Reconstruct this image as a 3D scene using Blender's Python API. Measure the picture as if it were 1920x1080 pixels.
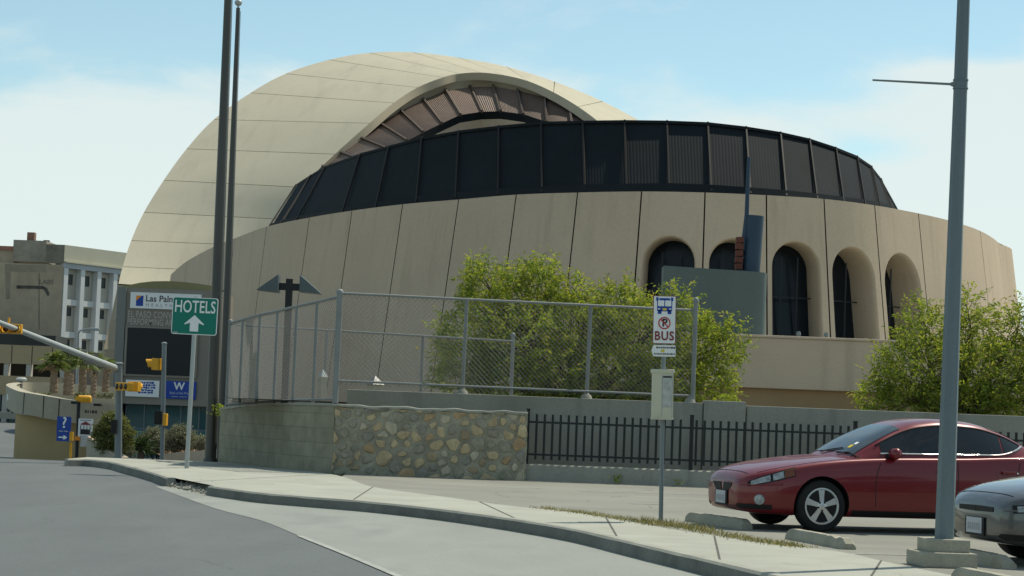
import bpy, bmesh, math, random
from mathutils import Matrix, Vector
R = math.radians
random.seed(7)
for o in list(bpy.data.objects):
    bpy.data.objects.remove(o)
scene = bpy.context.scene
COL = scene.collection

# ------------------------------------------------------------------ camera
FPX = 3900.0                      # focal length in pixels of a 1920 px wide frame
EYE = Vector((0, 0, 1.35))
ROT = Matrix.Rotation(R(90 + 3.445), 4, 'X') @ Matrix.Rotation(R(2.2), 4, 'Z')
cd = bpy.data.cameras.new("camera")
cd.sensor_width = 36
cd.lens = 36 * FPX / 1920
cd.clip_start = 0.1
cd.clip_end = 6000
cam = bpy.data.objects.new("camera", cd)
COL.objects.link(cam)
cam.matrix_world = Matrix.Translation(EYE) @ ROT
scene.camera = cam

# ------------------------------------------------------------------ sky and sun
SUN_AZ, SUN_EL = 46.0, 57.0       # azimuth to the right of +Y
SUN = Vector((math.sin(R(SUN_AZ)) * math.cos(R(SUN_EL)), math.cos(R(SUN_AZ)) * math.cos(R(SUN_EL)), math.sin(R(SUN_EL))))
scene.view_settings.view_transform = 'Standard'
scene.view_settings.look = 'None'
scene.view_settings.exposure = 0.27
scene.view_settings.gamma = 1

world = bpy.data.worlds.new("World")
scene.world = world
world.use_nodes = True
nt = world.node_tree
nt.nodes.clear()
N = nt.nodes.new
L = nt.links.new
def wmath(op, a, b=None, c=None):
    n = N('ShaderNodeMath'); n.operation = op
    for i, x in enumerate((a, b, c)):
        if x is None: continue
        if isinstance(x, (int, float)): n.inputs[i].default_value = x
        else: L(x, n.inputs[i])
    return n.outputs[0]
sky = N('ShaderNodeTexSky')
sky.sky_type = 'NISHITA'
sky.sun_disc = False
sky.sun_elevation = R(SUN_EL)
sky.sun_rotation = R(SUN_AZ)
sky.altitude = 1100
sky.air_density = 1.0
sky.dust_density = 0.7
sky.ozone_density = 1.0
tc = N('ShaderNodeTexCoord')
sep = N('ShaderNodeSeparateXYZ'); L(tc.outputs['Generated'], sep.inputs[0])
yy = wmath('MAXIMUM', wmath('ABSOLUTE', sep.outputs[1]), 0.08)
U = wmath('DIVIDE', sep.outputs[0], yy)
V = wmath('DIVIDE', sep.outputs[2], yy)
cmb = N('ShaderNodeCombineXYZ'); L(U, cmb.inputs[0]); L(V, cmb.inputs[1])
def cloud_noise(scale, sx, sy, detail, rough, dist, off):
    mp = N('ShaderNodeMapping'); L(cmb.outputs[0], mp.inputs[0])
    mp.inputs['Scale'].default_value = (sx, sy, 1)
    mp.inputs['Location'].default_value = (off, off * 0.37, 0)
    n = N('ShaderNodeTexNoise'); L(mp.outputs[0], n.inputs['Vector'])
    n.inputs['Scale'].default_value = scale
    n.inputs['Detail'].default_value = detail
    n.inputs['Roughness'].default_value = rough
    n.inputs['Distortion'].default_value = dist
    return n.outputs[0]
n1 = cloud_noise(6.0, 1.0, 2.2, 7, 0.58, 0.35, 3.1)
n2 = cloud_noise(22.0, 1.0, 2.0, 5, 0.6, 0.2, 8.4)
def bank(u0, v0, su, sv, amp):
    du = wmath('MULTIPLY', wmath('SUBTRACT', U, u0), 1 / su)
    dv = wmath('MULTIPLY', wmath('SUBTRACT', V, v0), 1 / sv)
    r2 = wmath('ADD', wmath('MULTIPLY', du, du), wmath('MULTIPLY', dv, dv))
    return wmath('MULTIPLY', wmath('POWER', 2.718, wmath('MULTIPLY', r2, -1.0)), amp)
tot = None
for b in [(-0.235, 0.085, 0.115, 0.052, 0.62), (-0.17, 0.125, 0.07, 0.02, 0.20), (0.245, 0.10, 0.13, 0.060, 0.66),
          (0.235, 0.158, 0.055, 0.020, 0.42), (0.20, 0.172, 0.05, 0.008, 0.25), (0.11, 0.135, 0.05, 0.022, 0.36),
          (0.02, 0.160, 0.03, 0.010, 0.2), (-0.115, 0.155, 0.014, 0.010, 0.2),
          (0.165, 0.133, 0.030, 0.009, -0.30), (-0.2, 0.2, 0.5, 0.03, -0.12), (0.0, 0.01, 2.5, 0.055, 0.35)]:
    x = bank(*b)
    tot = x if tot is None else wmath('ADD', tot, x)
dens = wmath('ADD', wmath('ADD', wmath('MULTIPLY', n1, 1.35), wmath('MULTIPLY', n2, 0.34)), tot)
mr = N('ShaderNodeMapRange'); mr.interpolation_type = 'SMOOTHSTEP'
L(dens, mr.inputs[0])
mr.inputs[1].default_value = 0.80
mr.inputs[2].default_value = 1.22
mr.inputs[3].default_value = 0.13
mr.inputs[4].default_value = 0.88
tint = N('ShaderNodeMix'); tint.data_type = 'RGBA'; tint.blend_type = 'MULTIPLY'
tint.inputs[0].default_value = 1.0
L(sky.outputs[0], tint.inputs[6]); tint.inputs[7].default_value = (0.86, 1.00, 0.86, 1)
mixc = N('ShaderNodeMix'); mixc.data_type = 'RGBA'
L(mr.outputs[0], mixc.inputs[0]); L(tint.outputs[2], mixc.inputs[6])
mixc.inputs[7].default_value = (5.45, 6.0, 5.85, 1)
bg = N('ShaderNodeBackground'); bg.inputs[1].default_value = 0.12
L(mixc.outputs[2], bg.inputs[0])
wo = N('ShaderNodeOutputWorld'); L(bg.outputs[0], wo.inputs[0])

sl = bpy.data.lights.new("sun", 'SUN')
sl.energy = 3.9
sl.angle = R(0.5)
sl.color = (1.0, 0.93, 0.77)
sun = bpy.data.objects.new("sun", sl)
COL.objects.link(sun)
sun.location = (20, 20, 60)
sun.rotation_euler = SUN.to_track_quat('Z', 'Y').to_euler()

# ------------------------------------------------------------------ helpers
ROT3 = ROT.to_3x3()
def ray(px, py):
    return ROT3 @ Vector(((px - 960) / FPX, (540 - py) / FPX, -1))
def at(px, py, d):
    "world point at depth d metres that stands where the survey of the photograph puts it"
    v = ray(px, py)
    return EYE + v * (d / v.y)
def g(y):
    "street level: flat, then falling away past the crest of the street"
    if y < 47: return 0.0
    return -0.028 * (min(y, 82) - 47)
def gp(px, py, dz=0.0, dmax=400):
    v = ray(px, py)
    lo, hi = 4.0, dmax
    f = lambda d: EYE.z + v.z * d / v.y - g(d) - dz
    d = lo
    while d < dmax and f(d) > 0: d += 0.25
    for _ in range(20):
        m = d - 0.125
        lo, hi = d - 0.25, d
        break
    for _ in range(30):
        m = (lo + hi) / 2
        if f(m) > 0: lo = m
        else: hi = m
    return EYE + v * (hi / v.y)

def tag(o, label=None, cat=None, group=None, kind=None):
    if label: o['label'] = label
    if cat: o['category'] = cat
    if group: o['group'] = group
    if kind: o['kind'] = kind
    return o
def thing(name, label, cat, loc=(0, 0, 0), group=None, rot=None):
    o = bpy.data.objects.new(name, None)
    COL.objects.link(o)
    o.empty_display_size = 0.3
    o.location = loc
    if rot: o.rotation_euler = rot
    return tag(o, label, cat, group)

class MB:
    def __init__(s): s.v = []; s.f = []; s.m = []
    def add(s, vs, fs, mi=0):
        b = len(s.v)
        s.v += [tuple(v) for v in vs]
        for f in fs:
            s.f.append([b + i for i in f]); s.m.append(mi)
        return s
    def box(s, c, d, mat=None, mi=0):
        x, y, z = d[0] / 2, d[1] / 2, d[2] / 2
        vs = [Vector((a * x, b * y, e * z)) for a in (-1, 1) for b in (-1, 1) for e in (-1, 1)]
        if mat is not None: vs = [mat @ v for v in vs]
        c = Vector(c)
        return s.add([v + c for v in vs], [(0, 1, 3, 2), (4, 6, 7, 5), (0, 4, 5, 1), (2, 3, 7, 6), (0, 2, 6, 4), (1, 5, 7, 3)], mi)
    def span(s, a, b, mi=0):
        a = Vector(a); b = Vector(b)
        return s.box((a + b) / 2, [abs(b[i] - a[i]) for i in range(3)], None, mi)
    def beam(s, a, b, w, h, up=(0, 0, 1), mi=0):
        a = Vector(a); b = Vector(b); d = (b - a); ln = d.length; d.normalize()
        u = Vector(up); sdv = d.cross(u)
        if sdv.length < 1e-4: sdv = d.cross(Vector((1, 0, 0)))
        sdv.normalize(); u = sdv.cross(d)
        vs = []
        for p in (a, b):
            for i, j in ((-1, -1), (1, -1), (1, 1), (-1, 1)):
                vs.append(p + sdv * (i * w / 2) + u * (j * h / 2))
        return s.add(vs, [(0, 1, 2, 3), (7, 6, 5, 4), (0, 4, 5, 1), (1, 5, 6, 2), (2, 6, 7, 3), (3, 7, 4, 0)], mi)
    def tube(s, pts, rads, n=10, mi=0, cap=True):
        pts = [Vector(p) for p in pts]
        if isinstance(rads, (int, float)): rads = [rads] * len(pts)
        prev = None; vs = []
        for i, p in enumerate(pts):
            a = pts[max(0, i - 1)]; b = pts[min(len(pts) - 1, i + 1)]
            t = (b - a).normalized()
            if prev is None:
                q = t.orthogonal().normalized()
            else:
                q = (prev - t * prev.dot(t))
                q = q.normalized() if q.length > 1e-6 else t.orthogonal().normalized()
            prev = q; w = t.cross(q)
            for k in range(n):
                an = 2 * math.pi * k / n
                vs.append(p + (q * math.cos(an) + w * math.sin(an)) * rads[i])
        fs = []
        for i in range(len(pts) - 1):
            for k in range(n):
                k2 = (k + 1) % n
                fs.append((i * n + k, i * n + k2, (i + 1) * n + k2, (i + 1) * n + k))
        if cap:
            fs.append(tuple(range(n - 1, -1, -1)))
            e = (len(pts) - 1) * n
            fs.append(tuple(range(e, e + n)))
        return s.add(vs, fs, mi)
    def lathe(s, prof, n=24, mat=None, mi=0):
        vs = []
        for r, z in prof:
            for k in range(n):
                an = 2 * math.pi * k / n
                v = Vector((r * math.cos(an), r * math.sin(an), z))
                vs.append(mat @ v if mat is not None else v)
        fs = []
        for i in range(len(prof) - 1):
            for k in range(n):
                k2 = (k + 1) % n
                fs.append((i * n + k, i * n + k2, (i + 1) * n + k2, (i + 1) * n + k))
        fs.append(tuple(range(n - 1, -1, -1)))
        e = (len(prof) - 1) * n
        fs.append(tuple(range(e, e + n)))
        return s.add(vs, fs, mi)
    def prism(s, poly, vec, mi=0):
        "closed polygon (3D points) extruded along vec"
        n = len(poly); vec = Vector(vec)
        vs = [Vector(p) for p in poly] + [Vector(p) + vec for p in poly]
        fs = [tuple(range(n)), tuple(range(2 * n - 1, n - 1, -1))]
        for i in range(n):
            j = (i + 1) % n
            fs.append((i, i + n, j + n, j))
        return s.add(vs, fs, mi)
    def grid(s, rows, mi=0, flip=False):
        nr, nc = len(rows), len(rows[0])
        vs = [p for r in rows for p in r]
        fs = []
        for i in range(nr - 1):
            for j in range(nc - 1):
                q = (i * nc + j, i * nc + j + 1, (i + 1) * nc + j + 1, (i + 1) * nc + j)
                fs.append(q[::-1] if flip else q)
        return s.add(vs, fs, mi)
    def build(s, name, mats, parent=None, smooth=None, local=False, recalc=True, bevel=0):
        if not isinstance(mats, (list, tuple)): mats = [mats]
        me = bpy.data.meshes.new(name)
        vs = s.v
        if parent is not None and not local:
            pl = parent['_w'] if '_w' in parent.keys() else None
            off = world_loc(parent)
            vs = [(v[0] - off.x, v[1] - off.y, v[2] - off.z) for v in vs]
        me.from_pydata(vs, [], s.f)
        for m in mats: me.materials.append(m)
        me.polygons.foreach_set('material_index', s.m)
        if recalc or bevel:
            bm = bmesh.new(); bm.from_mesh(me)
            if bevel:
                bmesh.ops.remove_doubles(bm, verts=bm.verts, dist=1e-5)
            if recalc:
                bmesh.ops.recalc_face_normals(bm, faces=bm.faces)
            if bevel:
                ed = [e for e in bm.edges if len(e.link_faces) == 2 and e.calc_face_angle(0) > 0.6]
                bmesh.ops.bevel(bm, geom=ed, offset=bevel, segments=2, affect='EDGES', profile=0.6)
            bm.to_mesh(me); bm.free()
        if smooth:
            me.shade_smooth()
            me.set_sharp_from_angle(angle=R(smooth))
        me.update()
        o = bpy.data.objects.new(name, me)
        COL.objects.link(o)
        if parent is not None: o.parent = parent
        return o
def world_loc(o):
    p = Vector((0, 0, 0))
    while o is not None:
        p += o.location; o = o.parent
    return p

def catmull(pts, t):
    "pts list of Vectors, t in [0, n-1]"
    n = len(pts)
    i = max(0, min(n - 2, int(math.floor(t)))); f = t - i
    p1, p2 = pts[i], pts[i + 1]
    p0 = pts[i - 1] if i > 0 else p1 * 2 - p2
    p3 = pts[i + 2] if i + 2 < n else p2 * 2 - p1
    return 0.5 * ((2 * p1) + (p2 - p0) * f + (2 * p0 - 5 * p1 + 4 * p2 - p3) * f * f + (3 * p1 - p0 - 3 * p2 + p3) * f ** 3)
def lerp(xs, ys, x):
    if x <= xs[0]: return ys[0]
    for i in range(len(xs) - 1):
        if x <= xs[i + 1]:
            f = (x - xs[i]) / (xs[i + 1] - xs[i])
            return ys[i] + (ys[i + 1] - ys[i]) * f
    return ys[-1]
def smoothlerp(xs, ys, x):
    # monotone-ish cubic through the stations
    if x <= xs[0]: return ys[0]
    if x >= xs[-1]: return ys[-1]
    n = len(xs)
    for i in range(n - 1):
        if x <= xs[i + 1]: break
    h = xs[i + 1] - xs[i]; f = (x - xs[i]) / h
    d = lambda k: (ys[k + 1] - ys[k]) / (xs[k + 1] - xs[k])
    def tan(k):
        if k == 0: return d(0)
        if k == n - 1: return d(n - 2)
        a, b = d(k - 1), d(k)
        return 0 if a * b <= 0 else 2 * a * b / (a + b)
    m0, m1 = tan(i), tan(i + 1)
    f2, f3 = f * f, f ** 3
    return ys[i] * (2 * f3 - 3 * f2 + 1) + h * m0 * (f3 - 2 * f2 + f) + ys[i + 1] * (-2 * f3 + 3 * f2) + h * m1 * (f3 - f2)

# ------------------------------------------------------------------ materials
def mat(name, col, rough=0.8, var=0.12, scale=2.0, fine=0.0, fscale=60, bump=0.0, bscale=80, metal=0.0, spec=0.3,
        stretch=(1, 1, 1), stain=None, stain_amt=0.0, stain_scale=1.0, stain_stretch=(1, 1, 1), coat=0.0, emit=None, crack=None):
    m = bpy.data.materials.new(name)
    m.use_nodes = True
    t = m.node_tree
    b = t.nodes['Principled BSDF']
    b.inputs['Roughness'].default_value = rough
    b.inputs['Metallic'].default_value = metal
    b.inputs['Specular IOR Level'].default_value = spec
    if coat:
        b.inputs['Coat Weight'].default_value = coat
        b.inputs['Coat Roughness'].default_value = 0.04
    tcn = t.nodes.new('ShaderNodeTexCoord')
    def noise(sc, st, det=5):
        mp = t.nodes.new('ShaderNodeMapping'); mp.inputs['Scale'].default_value = st
        t.links.new(tcn.outputs['Object'], mp.inputs[0])
        n = t.nodes.new('ShaderNodeTexNoise'); n.inputs['Scale'].default_value = sc; n.inputs['Detail'].default_value = det
        n.inputs['Roughness'].default_value = 0.6
        t.links.new(mp.outputs[0], n.inputs['Vector'])
        return n.outputs[0]
    def mixrgb(fac, a, bcol):
        x = t.nodes.new('ShaderNodeMix'); x.data_type = 'RGBA'
        if isinstance(fac, float): x.inputs[0].default_value = fac
        else: t.links.new(fac, x.inputs[0])
        for i, q in ((6, a), (7, bcol)):
            if isinstance(q, tuple): x.inputs[i].default_value = q
            else: t.links.new(q, x.inputs[i])
        return x.outputs[2]
    def rng(v, a, bb):
        r = t.nodes.new('ShaderNodeMapRange'); t.links.new(v, r.inputs[0])
        r.inputs[1].default_value = a; r.inputs[2].default_value = bb
        return r.outputs[0]
    c4 = lambda k: (min(1, col[0] * k), min(1, col[1] * k), min(1, col[2] * k), 1)
    out = c4(1)
    if var:
        out = mixrgb(rng(noise(scale, stretch), 0.3, 0.7), c4(1 - var), c4(1 + var))
    if fine:
        x = t.nodes.new('ShaderNodeMix'); x.data_type = 'RGBA'; x.blend_type = 'MULTIPLY'; x.inputs[0].default_value = 1
        f = rng(noise(fscale, (1, 1, 1), 3), 0.3, 0.7)
        lo = mixrgb(f, (1 - fine, 1 - fine, 1 - fine, 1), (1 + fine, 1 + fine, 1 + fine, 1))
        if isinstance(out, tuple): x.inputs[6].default_value = out
        else: t.links.new(out, x.inputs[6])
        t.links.new(lo, x.inputs[7]); out = x.outputs[2]
    if stain:
        sfac = rng(noise(stain_scale, stain_stretch, 7), 0.52, 0.72)
        mm = t.nodes.new('ShaderNodeMath'); mm.operation = 'MULTIPLY'; t.links.new(sfac, mm.inputs[0]); mm.inputs[1].default_value = stain_amt
        out = mixrgb(mm.outputs[0], out, (*stain, 1))
    if crack:
        csc, cw, camt = crack
        nn = t.nodes.new('ShaderNodeTexNoise'); nn.inputs['Scale'].default_value = 1.4; nn.inputs['Detail'].default_value = 6
        t.links.new(tcn.outputs['Object'], nn.inputs['Vector'])
        va = t.nodes.new('ShaderNodeVectorMath'); va.operation = 'MULTIPLY_ADD'; t.links.new(nn.outputs['Color'], va.inputs[0]); va.inputs[1].default_value = (.9, .9, 0); t.links.new(tcn.outputs['Object'], va.inputs[2])
        vo = t.nodes.new('ShaderNodeTexVoronoi'); vo.feature = 'DISTANCE_TO_EDGE'; vo.inputs['Scale'].default_value = csc; t.links.new(va.outputs[0], vo.inputs['Vector'])
        r1 = t.nodes.new('ShaderNodeMapRange'); t.links.new(vo.outputs['Distance'], r1.inputs[0]); r1.inputs[1].default_value = 0; r1.inputs[2].default_value = cw * csc; r1.inputs[3].default_value = camt; r1.inputs[4].default_value = 0
        r2 = rng(noise(.6, (1, 1, 1), 3), .42, .6)
        mu = t.nodes.new('ShaderNodeMath'); mu.operation = 'MULTIPLY'; t.links.new(r1.outputs[0], mu.inputs[0]); t.links.new(r2, mu.inputs[1])
        out = mixrgb(mu.outputs[0], out, (col[0] * .3, col[1] * .3, col[2] * .3, 1))
    if isinstance(out, tuple): b.inputs['Base Color'].default_value = out
    else: t.links.new(out, b.inputs['Base Color'])
    if bump:
        bn = t.nodes.new('ShaderNodeBump'); bn.inputs['Strength'].default_value = bump; bn.inputs['Distance'].default_value = 0.02
        t.links.new(noise(bscale, (1, 1, 1), 4), bn.inputs['Height']); t.links.new(bn.outputs[0], b.inputs['Normal'])
    if emit:
        b.inputs['Emission Color'].default_value = (*emit[0], 1); b.inputs['Emission Strength'].default_value = emit[1]
    return m
def leaf_mat(name, col, trans=0.35):
    m = bpy.data.materials.new(name); m.use_nodes = True
    t = m.node_tree; t.nodes.clear()
    o = t.nodes.new('ShaderNodeOutputMaterial'); mx = t.nodes.new('ShaderNodeMixShader'); mx.inputs[0].default_value = trans
    d = t.nodes.new('ShaderNodeBsdfPrincipled'); d.inputs['Roughness'].default_value = 0.55; d.inputs['Specular IOR Level'].default_value = 0.25
    tr = t.nodes.new('ShaderNodeBsdfTranslucent')
    tcn = t.nodes.new('ShaderNodeTexCoord'); nz = t.nodes.new('ShaderNodeTexNoise'); nz.inputs['Scale'].default_value = 2.2; nz.inputs['Detail'].default_value = 4
    t.links.new(tcn.outputs['Object'], nz.inputs['Vector'])
    x = t.nodes.new('ShaderNodeMix'); x.data_type = 'RGBA'
    t.links.new(nz.outputs[0], x.inputs[0])
    x.inputs[6].default_value = (col[0] * .7, col[1] * .75, col[2] * .7, 1); x.inputs[7].default_value = (col[0] * 1.35, col[1] * 1.25, col[2] * 1.2, 1)
    t.links.new(x.outputs[2], d.inputs['Base Color'])
    y = t.nodes.new('ShaderNodeMix'); y.data_type = 'RGBA'; y.blend_type = 'MULTIPLY'; y.inputs[0].default_value = 1
    t.links.new(x.outputs[2], y.inputs[6]); y.inputs[7].default_value = (1.5, 1.5, 0.7, 1)
    t.links.new(y.outputs[2], tr.inputs[0])
    t.links.new(d.outputs[0], mx.inputs[1]); t.links.new(tr.outputs[0], mx.inputs[2]); t.links.new(mx.outputs[0], o.inputs[0])
    return m

M = {}
M['asphalt'] = mat('asphalt', (0.108, 0.121, 0.124), 0.9, 0.10, 0.5, 0.16, 45, 0.25, 120, stretch=(1.6, 0.35, 1), stain=(0.15, 0.162, 0.158), stain_amt=0.5, stain_scale=0.35, stain_stretch=(1, .3, 1), crack=(.22, .018, .35))
M['lane_concrete'] = mat('lane_concrete', (0.24, 0.255, 0.235), 0.9, 0.10, 0.5, 0.10, 40, 0.15, 120, stretch=(1.2, 0.4, 1), stain=(0.14, 0.148, 0.14), stain_amt=0.6, stain_scale=0.5, stain_stretch=(1, .4, 1))
M['sidewalk'] = mat('sidewalk', (0.335, 0.34, 0.29), 0.9, 0.10, 0.7, 0.07, 50, 0.15, 140, stain=(0.27, 0.27, 0.225), stain_amt=0.7, stain_scale=1.3, crack=(.3, .014, .6))
M['kerb_face_shaded'] = mat('kerb_face_shaded', (0.155, 0.16, 0.14), 0.95, 0.25, 1.2, 0.15, 40, 0.3, 60, stain=(0.09, 0.095, 0.085), stain_amt=0.6, stain_scale=1.5)  # shade painted into the street face over tyre dirt, darker than kerb top
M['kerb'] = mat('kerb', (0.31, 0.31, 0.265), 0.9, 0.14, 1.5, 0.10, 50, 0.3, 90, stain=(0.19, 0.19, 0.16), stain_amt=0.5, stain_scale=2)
M['parking'] = mat('parking', (0.215, 0.215, 0.185), 0.92, 0.12, 0.4, 0.13, 50, 0.25, 130, stain=(0.28, 0.28, 0.245), stain_amt=0.6, stain_scale=0.6, stain_stretch=(.5, 1.5, 1), crack=(.35, .02, .7))
M['ground'] = mat('ground', (0.24, 0.225, 0.18), 0.95, 0.15, 0.05, 0.1, 3)
M['white_line'] = mat('white_line', (0.31, 0.32, 0.30), 0.8, 0.15, 3.0, 0.10, 60, stain=(0.2, 0.2, 0.19), stain_amt=0.8, stain_scale=5)
M['drum'] = mat('drum_stucco', (0.515, 0.405, 0.295), 0.9, 0.05, 0.25, 0.05, 9, 0.3, 24, stain=(0.43, 0.335, 0.24), stain_amt=0.75, stain_scale=0.7, stain_stretch=(2.4, 2.4, .16))
M['drum_joint'] = mat('drum_joint', (0.05, 0.045, 0.04), 0.95, 0)
M['shell'] = mat('shell_concrete', (0.43, 0.395, 0.30), 0.9, 0.04, 0.15, 0.04, 6, 0.2, 20, stain=(0.36, 0.33, 0.255), stain_amt=0.7, stain_scale=0.45, stain_stretch=(1.6, .25, .35))
M['shell_edge'] = mat('shell_edge', (0.40, 0.345, 0.25), 0.9, 0.06, 0.3)
M['louvre_dark'] = mat('louvre_dark', (0.013, 0.0175, 0.021), 0.8, 0.15, 0.6, spec=0.12)
M['louvre_brown'] = mat('louvre_brown', (0.19, 0.135, 0.105), 0.65, 0.12, 0.6)
M['rib_dark'] = mat('rib_dark', (0.02, 0.018, 0.017), 0.7, 0.1, 1)
M['rib'] = mat('rib_bronze', (0.085, 0.06, 0.045), 0.6, 0.1, 1)
M['roof'] = mat('roof_membrane', (0.22, 0.20, 0.16), 0.9, 0.1, 0.3)
M['arch_glass'] = mat('arch_glass', (0.008, 0.012, 0.017), 0.25, 0, spec=0.25)
M['mullion'] = mat('mullion', (0.012, 0.016, 0.02), 0.5, 0)
M['terrace'] = mat('terrace_stucco', (0.47, 0.385, 0.29), 0.9, 0.06, 0.4, 0.05, 12, stain=(0.29, 0.235, 0.18), stain_amt=0.5, stain_scale=0.6, stain_stretch=(2, 2, .3))
M['terrace_base'] = mat('terrace_base', (0.34, 0.23, 0.125), 0.9, 0.08, 0.5)
M['retaining'] = mat('retaining_concrete', (0.27, 0.27, 0.23), 0.92, 0.12, 0.6, 0.09, 20, 0.25, 50, stain=(0.17, 0.17, 0.15), stain_amt=0.6, stain_scale=0.9, stain_stretch=(2.5, 2.5, .35))
M['galv'] = mat('galvanised', (0.20, 0.215, 0.21), 0.6, 0.12, 3, metal=0.1, spec=0.4)
M['galv_wire'] = mat('galvanised_wire', (0.17, 0.18, 0.175), 0.6, 0.1, 3, metal=0.1)
M['black_iron'] = mat('black_iron', (0.012, 0.014, 0.016), 0.5, 0.1, 3)
M['pole_grey'] = mat('pole_grey', (0.17, 0.20, 0.205), 0.5, 0.08, 1.2, spec=0.4, stretch=(3, 3, .4))
M['pole_teal'] = mat('pole_teal_grey', (0.125, 0.165, 0.18), 0.55, 0.10, 1.5, 0.05, 30, spec=0.4, stretch=(4, 4, .5))
M['flagpole'] = mat('flagpole_bronze', (0.050, 0.050, 0.042), 0.42, 0.12, 1, spec=0.5, stretch=(3, 3, .3))
M['pole_pale'] = mat('pole_pale', (0.36, 0.385, 0.38), 0.5, 0.08, 2, metal=0.2)
M['lamp_teal'] = mat('lamp_teal', (0.075, 0.10, 0.105), 0.5, 0.08, 1)
M['lamp_black'] = mat('lamp_black', (0.012, 0.014, 0.016), 0.5, 0.05, 1)
M['concrete_base'] = mat('concrete_base', (0.33, 0.315, 0.25), 0.92, 0.12, 3, 0.1, 40, 0.4, 60, stain=(0.22, 0.21, 0.17), stain_amt=0.6, stain_scale=4)
M['signal_yellow'] = mat('signal_yellow', (0.66, 0.33, 0.02), 0.45, 0.08, 3)
M['signal_black'] = mat('signal_black', (0.01, 0.01, 0.01), 0.5, 0)
M['lens_red'] = mat('lens_red', (0.7, 0.02, 0.02), 0.3, 0, emit=((1.0, 0.05, 0.03), 2.5))
M['lens_dark'] = mat('lens_dark', (0.035, 0.022, 0.012), 0.3, 0)
M['sign_green'] = mat('sign_green', (0.0, 0.16, 0.115), 0.4, 0.04, 2)
M['sign_white'] = mat('sign_white', (0.72, 0.74, 0.73), 0.5, 0.03, 3)
M['sign_blue'] = mat('sign_blue', (0.012, 0.055, 0.30), 0.45, 0.05, 3)
M['sign_red'] = mat('sign_red', (0.42, 0.03, 0.03), 0.5, 0.05, 3)
M['sign_black'] = mat('sign_black', (0.02, 0.02, 0.022), 0.5, 0)
M['sign_maroon'] = mat('sign_maroon', (0.20, 0.03, 0.03), 0.5, 0)
M['sign_grey'] = mat('sign_grey', (0.30, 0.32, 0.34), 0.5, 0)
M['orange'] = mat('orange_paint', (0.75, 0.25, 0.02), 0.5, 0.05, 3)
M['yellow'] = mat('yellow_paint', (0.6, 0.48, 0.05), 0.5, 0)
M['box_cream'] = mat('box_cream', (0.50, 0.50, 0.38), 0.6, 0.06, 3, stain=(0.3, 0.29, 0.22), stain_amt=0.5, stain_scale=5)
# ================================================================== SETTING
def sheet(name, polys, m, z=None):
    mb = MB()
    for p in polys: mb.add(p, [tuple(range(len(p)))])
    o = mb.build(name, m)
    return tag(o, kind='structure')
# ground to the horizon
mb = MB()
xs = [-3000, -600, -200, -60, -25, 0, 25, 60, 200, 600, 3000]
ys = [-60, 0, 20, 40, 47, 55, 65, 75, 82, 100, 200, 600, 1500, 4000]
mb.grid([[Vector((x, y, g(y) - 0.19)) for x in xs] for y in ys])
tag(mb.build('ground', M['ground']), kind='structure')

# kerb line: survey of the kerb's top edge and of the asphalt edge
KTOP = [gp(*p) for p in [(128, 861), (168, 862), (209, 867), (232, 873), (256, 879), (285, 887), (312, 896)]]
KTOP2 = [gp(*p) for p in [(388, 911), (420, 916), (490, 925), (575, 932), (700, 942), (830, 956), (960, 974), (1079, 994), (1174, 1016), (1265, 1037), (1440, 1078), (1700, 1142), (2400, 1330)]]
MIDK = [KTOP[-1].lerp(KTOP2[0], f) for f in (0.25, 0.5, 0.75)]
KALL = KTOP + MIDK + KTOP2
def dens(pts, n=4):
    out = []
    for i in range((len(pts) - 1) * n + 1): out.append(catmull(pts, i / n))
    return out
KD = dens(KALL, 4)
RD = -0.135                                        # road level below the kerb top
def onroad(p, dz=0.0): return Vector((p.x, p.y, g(p.y) + RD + dz))
def side(pts, d):
    out = []
    for i, p in enumerate(pts):
        a = pts[max(0, i - 1)]; b = pts[min(len(pts) - 1, i + 1)]
        t = (b - a); t.z = 0; t.normalize()
        out.append(p + Vector((-t.y, t.x, 0)) * d)
    return out
# asphalt road sheet (wide grid following street level)
mb = MB()
ysr = [-30, 0, 10, 20, 30, 40, 47, 52, 58, 65, 75, 82, 120, 200, 300]
mb.grid([[Vector((x, y, g(y) - 0.150)) for x in (-60, -30, -15, 0, 15, 30)] for y in ysr])
tag(mb.build('road', M['asphalt']), kind='structure')
# concrete gutter lane between asphalt edge and kerb
AEDGE = [gp(px, py, RD - .011) for px, py in [(290, 912), (330, 927), (406, 954), (490, 976), (562, 1005), (640, 1036), (745, 1080), (900, 1150), (1200, 1300)]]
AD = dens(AEDGE, 4)
kk = [p for p in KD if p.y < AD[0].y + 0.3]
mb = MB()
def resample(pts, n):
    ds = [0]
    for i in range(1, len(pts)): ds.append(ds[-1] + (pts[i] - pts[i - 1]).length)
    out = []
    for k in range(n):
        s_ = ds[-1] * k / (n - 1); i = 0
        while i < len(ds) - 2 and ds[i + 1] < s_: i += 1
        f = (s_ - ds[i]) / max(1e-6, ds[i + 1] - ds[i])
        out.append(pts[i].lerp(pts[i + 1], f))
    return out
ra, rk = resample(AD, 60), resample(kk, 60)
mb.grid([[onroad(a.lerp(b, f), -0.011) for f in (0, .33, .66, 1.02)] for a, b in zip(ra, rk)])
tag(mb.build('gutter_lane', M['lane_concrete']), kind='structure')
# white edge stripe along the asphalt
la = [p for p in AD if gp(562, 1005, RD).y + 0.4 > p.y]
lb, lc = side(la, 0.04), side(la, -0.04)
mb = MB(); mb.grid([[onroad(a, -0.0065), onroad(b, -0.0065)] for a, b in zip(lb, lc)])
tag(mb.build('edge_line', M['white_line']), kind='structure')

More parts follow.
